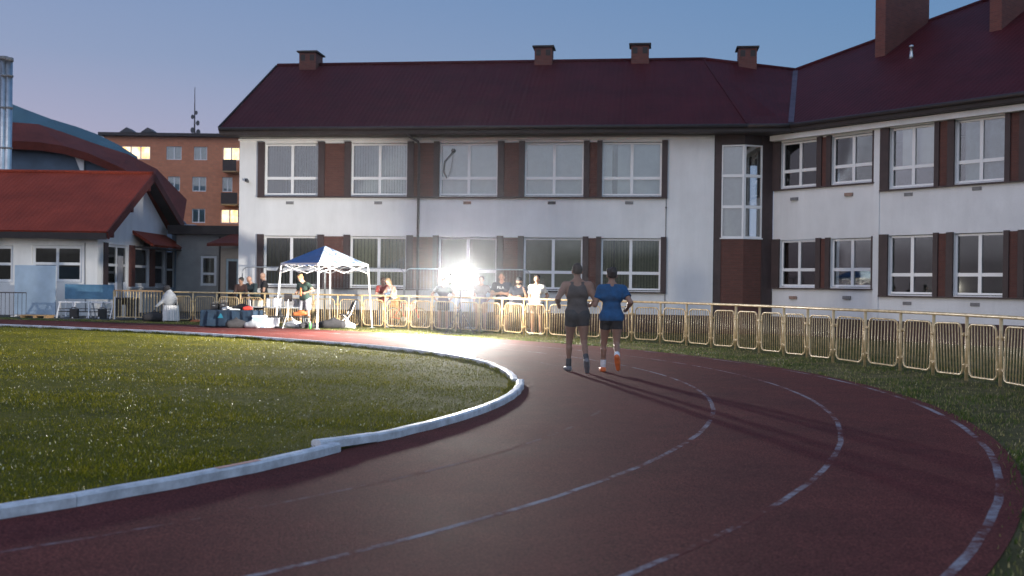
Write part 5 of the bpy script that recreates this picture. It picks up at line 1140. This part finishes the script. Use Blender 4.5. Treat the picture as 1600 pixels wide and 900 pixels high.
# ------------------------------------------------------------------ bicycle behind the fence
def bike(x, y, rz, label, m):
    t = thing('bicycle', label, 'bicycle', (x, y, 0), rz); fm = L(t) @ Matrix.Rotation(R(-5), 4, 'X')
    for sx in (-.52, .52):
        w = MB().tube([(sx + .335 * math.cos(R(k * 15)), 0, .345 + .335 * math.sin(R(k * 15))) for k in range(24)], .022, 6, closed=True).build('wheel', MT['rubber'], t, fm, smooth=True)
        rim = MB().tube([(sx + .305 * math.cos(R(k * 15)), 0, .345 + .305 * math.sin(R(k * 15))) for k in range(24)], .012, 6, closed=True)
        for k in range(16): rim.bar((sx, 0, .345), (sx + .30 * math.cos(R(k * 22.5)), 0, .345 + .30 * math.sin(R(k * 22.5))), .003)
        rim.build('rim', MT['steel'], w, fm)
    f = MB(); bb, st, ht, hb = (-.06, 0, .30), (-.20, 0, .82), (.34, 0, .84), (.38, 0, .68)
    for a, b in ((bb, st), (st, ht), (bb, hb), (ht, hb), (bb, (-.52, 0, .345)), ((-.17, 0, .72), (-.52, 0, .345)), (hb, (.52, 0, .345))): f.tube([a, b], .02, 8)
    f.build('frame', m, t, fm, smooth=True)
    MB().tube([(.30, -.27, .98), (.36, -.2, 1.0), (.33, 0, .97), (.36, .2, 1.0), (.30, .27, .98)], .013, 6).build('handlebar', MT['steel'], t, fm); MB().tube([(.34, 0, .84), (.33, 0, .97)], .014, 6).build('stem', MT['steel'], t, fm)
    MB().obox((-.24, 0, .93), (.14, 0, .01), (0, .06, 0), (0, 0, .025)).build('saddle', MT['black'], t, fm, bevel=.02); MB().tube([st, (-.235, 0, .91)], .013, 6).build('seat_post', MT['steel'], t, fm)
    MB().lathe([(.09, -.01), (.09, .01)], (0, 0, 0), 16).build('chainring', MT['steel'], t, fm @ Matrix.Translation((-.06, -.05, .30)) @ Matrix.Rotation(R(90), 4, 'X')); MB().tube([(-.06, -.1, .30), (-.02, -.1, .14)], .01, 6).build('pedal', MT['black'], t, fm); return t
bike(-3.55, 35.0, R(-28), 'red bicycle leaning behind the yellow fence beside the leaning man', MT['red'])

# ------------------------------------------------------------------ things in front of the white house
t = thing('box_trolley', 'black open box on white uprights beside the yard railing', 'box', (-14.6, 39.55, 0)); fm = L(t)
mb = MB(); mb.box(-.36, .40, -.02, .4, .76, .82); mb.box(-.36, -.12, .0, .4, .1, .76); mb.box(.05, .40, .0, .4, .1, .76); mb.box(-.12, .05, .3, .4, .1, .76); mb.build('box_body', MT['black'], t, fm)
for x in (-.36, .43): MB().box(x, x + .04, -.06, -.021, 0, .86).build('upright', MT['white_metal'], t, fm)
MB().box(-.11, .04, .05, .29, .1, .55).build('inner_carton', MT['white_cloth'], t, fm)
# chair hung with clothes
t = fold_chair(-12.35, 38.0, R(20), 'folding chair half hidden under draped clothes by the fence post')
blob('draped_jacket', 'pale grey jacket slung over the chair back by the fence', 'jacket', [Prim((0, 0, .82), ell=(.26, .16, .28), k=.06), Prim((-.02, .02, 1.08), ell=(.12, .10, .10), k=.05), Prim((-.18, -.05, .78), (-.42, -.12, .56), .07, .05, k=.05)], 'grey_cloth', (-12.35, 37.85, 0), 0, .025)
cl = MB(); vs = []; nn = 26
for lev, z in enumerate((.60, .35, .05)):
    for i in range(nn): a = math.pi * i / (nn - 1); r = .26 + .025 * math.cos(i * 2.6) * (lev + .3); vs.append((r * math.cos(a + math.pi) * 1.05, r * math.sin(a + math.pi) * .7, z))
cl.add(vs, [(a * nn + i, a * nn + i + 1, (a + 1) * nn + i + 1, (a + 1) * nn + i) for a in range(2) for i in range(nn - 1)]); tag(cl.build('hanging_sheet', MT['white_cloth'], None, FR((-12.25, 37.75, 0), 0), fix=False), 'white pleated sheet hanging below the grey jacket', 'sheet')
blob('black_hood', 'black hooded top lying on the jacket at the chair', 'hoodie', [Prim((0, 0, .0), ell=(.13, .12, .11), k=.04), Prim((-.05, .02, -.08), ell=(.10, .10, .09), k=.04)], 'black_fabric', (-12.45, 37.85, 1.22), 0, .02)
blob('sports_bag', 'black bag with pale straps at the foot of the draped chair', 'bag', bagp(1.25), 'black_fabric', (-12.85, 37.75, 0), R(12), .025, 'bags lying around the tent')
t = thing('post_base', 'orange base plate round the foot of a fence post', 'base plate', (-11.4, 38.0, .0)); MB().lathe([(.24, 0), (.22, .05), (.09, .09)], (0, 0, 0), 16).build('plate', MT['orange'], t, L(t))
# panels and trestles along the white house
def at2(px, py, Y): p = PY(px, py, Y); return p
def slab(name, label, cat, px0, px1, py0, py1, Y, th, m, foot=True, poles=True):
    a, b = at2(px0, py1, Y), at2(px1, py0, Y); z1 = b.z; z0 = max(a.z, .04); t = thing(name, label, cat, ((a.x + b.x) / 2, Y, 0)); MB().box(a.x, b.x, Y, Y + th, z0, z1).build('panel', MT[m], t, I4, bevel=.01)
    for x in (a.x + .03, b.x - .03):
        MB().box(x - .025, x + .025, Y + th + .001, Y + th + .05, 0, z1).build('upright', MT['white_metal'], t, I4); MB().box(x - .05, x + .05, Y - .25, Y + .35, 0, .04).build('foot', MT['white_metal'], t, I4)
    return t
slab('screen_panel', 'tall pale blue screen standing in front of the white wall', 'screen', 22, 87, 415, 491, 41.2, .05, 'skyblue')
slab('banner_board', 'wide darker blue board raised on uprights by the white house', 'board', 101, 178, 445, 467, 41.0, .04, 'blueband')
slab('white_board', 'tall narrow white board beside the blue board', 'board', 179, 197, 441, 494, 40.8, .05, 'white_metal')
t = thing('grey_post', 'tall dark grey post in front of the tall narrow white board', 'post', (at2(188, 490, 40.5).x, 40.5, 0)); q = at2(188, 400, 40.5); MB().box(q.x - .09, q.x + .09, 40.45, 40.6, 0.03, q.z).build('shaft', MT['vent'], t, I4, bevel=.01); MB().box(q.x - .16, q.x + .16, 40.38, 40.68, 0, .029).build('base', MT['vent'], t, I4)
for k, (px, lb) in enumerate(((104, 'white folding trestle at the left end of the blue board'), (128, 'white folding trestle under the middle of the blue board'), (152, 'white folding trestle third along the blue board'), (170, 'white folding trestle at the right end of the blue board'))):
    c = at2(px, 490, 40.4); t = thing('folding_trestle', lb, 'trestle', (c.x, 40.4, 0), R(random.uniform(-25, 25)), 'white trestles below the blue board'); fm = L(t)
    MB().box(-.30, .30, -.05, .05, .58, .64).build('top_beam', MT['white_metal'], t, fm, bevel=.008)
    for sx in (-1, 1):
        for sy in (-1, 1): MB().bar((sx * .25, sy * .03, .58), (sx * .29, sy * .24, .0), .04).build('leg', MT['white_metal'], t, fm)
    mb = MB(); mb.bar((-.27, -.14, .25), (.27, -.14, .25), .03); mb.bar((-.27, .14, .25), (.27, .14, .25), .03); mb.bar((-.26, -.1, .36), (.26, .1, .36), .025); mb.build('brace', MT['black'], t, fm)
for k, (px, m, lb) in enumerate(((116, 'black', 'black jerrycan between the white trestles on the left'), (160, 'black', 'black jerrycan between the white trestles on the right'))):
    c = at2(px, 492, 40.2); t = thing('jerrycan', lb, 'can', (c.x, 40.2, .006), R(20 * k)); MB().box(-.16, .16, -.09, .09, 0, .36).build('can_body', MT[m], t, L(t), bevel=.03); MB().tube([(-.1, 0, .355), (-.1, 0, .41), (.06, 0, .41), (.06, 0, .355)], .016, 6).build('handle', MT[m], t, L(t)); MB().lathe([(.03, .355), (.03, .40)], (.11, 0, 0), 10).build('cap', MT['vent'], t, L(t))
c = at2(58, 494, 39.9); t = thing('plank_pile', 'low pallet of bare orange planks in front of the pale blue screen', 'pallet', (c.x, 39.9, 0), R(-4))
for k in range(4): MB().box(-.55, .55, -.3 + .16 * k, -.3 + .16 * k + .12, .09, .12).build('plank', MT['wood'], t, L(t))
for x in (-.5, 0, .42): MB().box(x, x + .08, -.3, .3, 0, .089).build('bearer', MT['wood'], t, L(t))
t = thing('bar_railing', 'low dark bar railing at the very left before the white house', 'railing', (-18.9, 40.2, 0)); mb = MB(); mb.bar((-20.2, 40.2, .95), (-18.6, 40.2, .95), .04); mb.build('top_rail', MT['pipe_dark'], t, I4); mb = MB()
for k in range(11): mb.tube([(-20.2 + .16 * k, 40.2, 0), (-20.2 + .16 * k, 40.2, .94)], .010, 6)
mb.build('bars', MT['pipe_dark'], t, I4)
# ------------------------------------------------------------------ people
def GX(px, Y): d = ray(px, 450); return d.x / d.y * Y
down = ((.10, .02, -1), (.04, .22, -1))
crossed = ((.30, .22, -1), (-1.0, .28, .12), (-1, .1, .05))
akimbo = ((.75, -.12, -.8), (-.55, .30, -.7))
# the two runners, backs to the camera
person('shaven headed runner seen from behind in a dark grey singlet and dark shorts', (GX(903, 17.8), 17.9, .004), 3, H=1.86, h=.0095, lean=5, twist=-4,
       legs=((-4, 42, 3, 6), (14, 14, 3)), arms=(((.34, -.22, -.90), (-.22, .95, -.10)), ((.46, -.46, -.82), (-.06, .90, -.25))), head=(4, 4), build=1.07,
       skin_c=(.27, .145, .10), hair=(.050, .034, .027), hair_style='crop', top=(.075, .062, .062), top_kind='tank', bottom=(.040, .040, .048), bottom_len=.40, bottom_kind='tights', shoe=(.16, .16, .18), sock=(.06, .06, .07), group='runners on the track')
person('dark haired runner seen from behind in a blue shirt, white socks and orange shoes', (GX(957, 17.75), 17.85, .004), -4, H=1.80, h=.0095, lean=4, twist=4,
       legs=((0, 60, 0, 2), (15, 15, 4)), arms=(((.42, -.50, -.80), (-.10, .90, -.30)), ((.34, -.10, -.90), (-.10, .95, .15))), head=(6, 2), build=1.0,
       skin_c=(.31, .17, .12), hair=(.03, .02, .018), top=(.006, .075, .20), bottom=(.030, .030, .036), bottom_len=.42, bottom_kind='tights', shoe=(.80, .17, .04), sock=(.75, .76, .80), group='runners on the track')
SP = 'spectators behind the yellow fence'
# three men at the left
person('man in dark brown top leaning his forearms on the fence rail', (GX(381, 38.6), 38.45, -.01), 178, H=1.72, lean=26, arms=(((.15, .75, -.75), (-.25, .9, -.15)), ((.15, .75, -.75), (-.25, .9, -.10))), head=(-35, -12), legs=((-4, 2, 4), (6, 8, 4)),
       skin_c=(.36, .21, .15), hair=(.025, .02, .018), top=(.045, .022, .02), top_kind='long', bottom=(.03, .03, .04), bottom_len=1, bottom_kind='trousers', group=SP)
person('bald man in dark green jacket leaning on the fence rail beside another', (GX(401, 38.6), 38.35, -.01), 150, H=1.76, lean=24, arms=(((.2, .7, -.75), (-.3, .9, -.2)), ((.2, .7, -.75), (-.2, .9, -.2))), head=(-50, 0), legs=((0, 4, 4), (4, 6, 4)), build=1.08,
       skin_c=(.46, .27, .20), top=(.022, .04, .048), top_kind='long', bottom=(.03, .03, .04), bottom_len=1, bottom_kind='trousers', group=SP)
person('bald man in black t-shirt standing tall side-on with folded arms', (GX(415, 38.9), 38.75, -.03), 108, H=1.86, lean=3, arms=(crossed, crossed), head=(8, 10), legs=((2, 2, 4), (-3, 4, 4)), build=1.1,
       skin_c=(.48, .29, .21), top=(.018, .018, .022), bottom=(.025, .025, .03), bottom_len=1, bottom_kind='trousers', group=SP)
# the man under the tent
person('man under the canopy tent with fair hair, green shirt and pale grey shorts', (GX(477, 34.75), 34.75, .0), 150, H=1.80, lean=12, arms=(((.35, .1, -.9), (-.5, .85, .05)), ((.85, .05, -.75), (-.7, .6, -.15))), head=(-8, 30), legs=((6, 8, 8), (2, 6, 8)),
       skin_c=(.50, .30, .22), hair=(.48, .27, .13), beard=(.62, .55, .45), top=(.035, .07, .06), bottom=(.36, .37, .41), bottom_len=.86, shoe=(.5, .5, .5), sock=(.6, .6, .2))
pz = Vector((GX(470, 34.3), 34.3, 1.16)); o = blob('orange_mug', 'orange bottle held in front of his chest by the man under the tent', 'bottle', [Prim((0, 0, -.09), (0, 0, .08), .04, k=.01), Prim((0, 0, .1), (0, 0, .14), .02, k=.02)], 'orange', pz, 0, .014)
# pair leaning over the rail
person('person in white vest and orange shorts leaning an arm along the fence rail', (GX(618, 35.6), 35.55, -.01), 130, H=1.74, lean=24, arms=(((.35, .7, -.55), (-.1, 1, -.1)), ((.2, .8, -.6), (.35, .9, -.02))), head=(20, 6), legs=((8, 12, 6), (-4, 4, 4)),
       skin_c=(.52, .31, .23), hair=(.30, .20, .11), hair_style='long', top=(.72, .72, .74), top_kind='tank', bottom=(.62, .28, .10), bottom_len=.7, shoe=(.6, .6, .6), group=SP)
person('person in dark red top and jeans behind the one leaning on the rail', (GX(600, 36.3), 36.25, -.05), 175, H=1.76, lean=10, arms=(((.2, .4, -.85), (-.7, .6, .1)), ((.2, .4, -.85), (-.7, .6, .1))), head=(10, 8), legs=((2, 2, 5), (4, 4, 4)),
       skin_c=(.52, .31, .23), hair=(.08, .05, .035), top=(.28, .035, .03), top_kind='tee', bottom=(.05, .10, .19), bottom_len=1, bottom_kind='trousers', group=SP)
blob('denim_jacket', 'faded blue denim jacket hanging over the fence rail below the leaning person', 'jacket', [Prim((-.06, -.05, .0), (.08, -.05, .02), .045, k=.03), Prim((-.04, -.075, -.06), (0, -.08, -.34), .06, .05, k=.03), Prim((.04, .05, -.05), (.03, .06, -.3), .05, k=.03)], mat('denim', (.14, .20, .28), .9, .2, 9.), (GX(606, 35.25), 35.26, 1.13), R(-20), .016)
# in the glare
person('person in dark top with hand on hip just left of the lamp glare', (GX(693, 34.5), 34.35, -.02), 185, H=1.72, arms=(akimbo, akimbo), legs=((2, 2, 5), (-2, 2, 5)), skin_c=(.46, .27, .2), hair=(.05, .035, .03), top=(.05, .04, .06), bottom=(.04, .045, .06), bottom_len=.6, group=SP)
person('person with orange shorts half lost in the glare right of the lamp', (GX(752, 33.6), 33.55, -.02), 172, H=1.78, arms=(down, akimbo), legs=((2, 2, 4), (-2, 2, 4)), skin_c=(.48, .28, .2), hair=(.07, .05, .04), top=(.20, .16, .15), bottom=(.45, .24, .12), bottom_len=.75, group=SP)
# three men right of the lamp
person('grey haired man with folded arms in navy t-shirt with white chest lettering', (GX(784, 32.9), 32.9, -.03), 168, H=1.90, arms=(crossed, crossed), head=(4, 6), legs=((1, 2, 6), (-1, 2, 6)), build=1.12, skin_c=(.48, .28, .2), hair=(.18, .15, .12), hair_style='crop', top=(.020, .024, .042), bottom=(.03, .034, .05), bottom_len=.9, print_text='FILA', group=SP)
person('bearded man in dark cap with one hand raised to his chin', (GX(811, 32.3), 32.35, -.03), 172, H=1.76, lean=2, arms=(crossed, ((.25, .35, -1), (-.35, .55, 1.0), (-.2, .1, 1))), head=(2, 4), legs=((2, 2, 5), (-2, 2, 5)), build=1.12, skin_c=(.42, .25, .18), hair=(.03, .025, .02), hair_style='crop', beard=(.05, .038, .032), cap=(.02, .025, .035), top=(.022, .028, .044), bottom=(.022, .025, .034), bottom_len=1, bottom_kind='trousers', group=SP)
person('young man in white t-shirt and brown shorts standing right of the folded-arms pair', (GX(839, 31.7), 31.75, -.03), 165, H=1.83, arms=(((.18, -.18, -1), (-.1, .1, -1)), ((.45, -.35, -.9), (-.55, .35, -.8))), head=(0, 2), legs=((2, 2, 3), (-3, 4, 3)), build=1.0, skin_c=(.46, .26, .18), hair=(.025, .02, .018), top=(.74, .70, .66), bottom=(.20, .13, .10), bottom_len=.7, shoe=(.5, .5, .5), group=SP)
GLOW_HAZE = .00040
# ------------------------------------------------------------------ dusk light
w = bpy.data.worlds.new('World'); scene.world = w; w.use_nodes = True; nt = w.node_tree; nt.nodes.clear(); lk = nt.links.new
SUN_EL, SUN_AZ = R(-4), R(200)             # afterglow behind the camera
out = N(nt, 'ShaderNodeOutputWorld')
sky = N(nt, 'ShaderNodeTexSky', sky_type='NISHITA'); sky.sun_disc = False; sky.sun_elevation = SUN_EL; sky.sun_rotation = SUN_AZ; sky.air_density = 1.; sky.dust_density = 1.; sky.ozone_density = 3.
b1 = N(nt, 'ShaderNodeBackground'); b1.inputs['Strength'].default_value = .05; lk(sky.outputs[0], b1.inputs['Color'])
tc = N(nt, 'ShaderNodeTexCoord'); sp = N(nt, 'ShaderNodeSeparateXYZ'); lk(tc.outputs['Generated'], sp.inputs[0])
def ramp(stops):
    rp = N(nt, 'ShaderNodeValToRGB'); cr = rp.color_ramp; cr.elements[0].position, cr.elements[1].position = stops[0][0], stops[-1][0]; cr.elements[0].color = (*stops[0][1], 1); cr.elements[1].color = (*stops[-1][1], 1)
    for q, c in stops[1:-1]: e = cr.elements.new(q); e.color = (*c, 1)
    return rp
front = ramp([(0, (.40, .37, .48)), (.10, (.345, .355, .49)), (.20, (.21, .29, .455)), (.32, (.135, .235, .43)), (1, (.10, .18, .38))])
lk(sp.outputs['Z'], front.inputs['Fac'])
# the western half of the sky, behind the camera, is still bright
mr = N(nt, 'ShaderNodeMapRange', interpolation_type='SMOOTHSTEP'); mr.inputs[1].default_value = .35; mr.inputs[2].default_value = -.55; lk(sp.outputs['Y'], mr.inputs[0])
back = ramp([(0, (.08, .085, .09)), (.025, (.10, .105, .115)), (.05, (.60, .65, .78)), (.18, (.66, .72, .88)), (.45, (.50, .60, .80)), (1, (.19, .28, .46))]); lk(sp.outputs['Z'], back.inputs['Fac'])
mx = N(nt, 'ShaderNodeMix', data_type='RGBA'); lk(mr.outputs[0], mx.inputs[0]); lk(front.outputs[0], mx.inputs[6]); lk(back.outputs[0], mx.inputs[7])
# warmer and paler toward the left
ml = N(nt, 'ShaderNodeMapRange'); ml.inputs[1].default_value = .35; ml.inputs[2].default_value = -.45; lk(sp.outputs['X'], ml.inputs[0])
wr = N(nt, 'ShaderNodeMix', data_type='RGBA', blend_type='MULTIPLY'); wr.inputs[0].default_value = 1.
wt = N(nt, 'ShaderNodeMix', data_type='RGBA'); wt.inputs[6].default_value = (.70, .88, .93, 1); wt.inputs[7].default_value = (1.18, 1.05, 1.0, 1); lk(ml.outputs[0], wt.inputs[0]); lk(mx.outputs[2], wr.inputs[6]); lk(wt.outputs[2], wr.inputs[7])
b2 = N(nt, 'ShaderNodeBackground'); b2.inputs['Strength'].default_value = .80; lk(wr.outputs[2], b2.inputs['Color'])
ad = N(nt, 'ShaderNodeAddShader'); lk(b1.outputs[0], ad.inputs[0]); lk(b2.outputs[0], ad.inputs[1]); lk(ad.outputs[0], out.inputs['Surface'])
def light(name, kind, loc, e, col, rot=None, **k):
    l = bpy.data.lights.new(name, kind); l.energy = e; l.color = col; o = bpy.data.objects.new(name, l); COL.objects.link(o); o.location = loc
    for a, b in k.items(): setattr(l, a, b)
    if rot: o.rotation_euler = rot
    return o
sun = light('sun', 'SUN', (0, 0, 40), .12, (1, .86, .74), (R(50), 0, R(-20)), angle=R(20))
# the work lamp: a hard beam toward the track and two added side beams for facade and spectators
pl = light('lamp_beam', 'AREA', (LX, LY - .13, LZ), 2500, (1, .95, .88), (R(-91), 0, R(-30)), shape='DISK', size=.5)
light('added_side_beam', 'AREA', (LX - .36 - .16, LY + .05, LZ), 2000, (1, .92, .80), (R(-88), 0, R(-80)), shape='DISK', size=.3)  # added to brighten the left facade and the white house
light('added_right_beam', 'AREA', (LX + .46, LY + .02, LZ), 240, (1, .90, .76), (R(-88), 0, R(73)), shape='DISK', size=.2)  # added to brighten the spectators on the right
hz = MB().box(-75, 45, -12, 125, -1.6, 24).build('glow_haze', bpy.data.materials.new('glow_haze_air'), None, I4); tag(hz, kind='stuff')  # thin air volume added to give the lamp its soft glow
hm = hz.data.materials[0]; hm.use_nodes = True; nt = hm.node_tree; nt.nodes.clear(); o_ = N(nt, 'ShaderNodeOutputMaterial'); pv = N(nt, 'ShaderNodeVolumePrincipled'); pv.inputs['Color'].default_value = (.9, .93, 1, 1); pv.inputs['Density'].default_value = GLOW_HAZE; pv.inputs['Anisotropy'].default_value = .94; nt.links.new(pv.outputs[0], o_.inputs['Volume'])
scene.view_settings.view_transform = 'Standard'; scene.view_settings.look = 'None'; scene.view_settings.exposure = .55; scene.view_settings.gamma = 1
scene.render.engine = 'CYCLES'; c = scene.cycles; c.use_denoising = True; c.denoiser = 'OPENIMAGEDENOISE'; c.max_bounces = 6; c.diffuse_bounces = 3; c.glossy_bounces = 3; c.transmission_bounces = 4; c.transparent_max_bounces = 10; c.volume_bounces = 0; c.sample_clamp_indirect = 4; c.caustics_reflective = False; c.caustics_refractive = False; c.use_adaptive_sampling = True; c.adaptive_threshold = .02
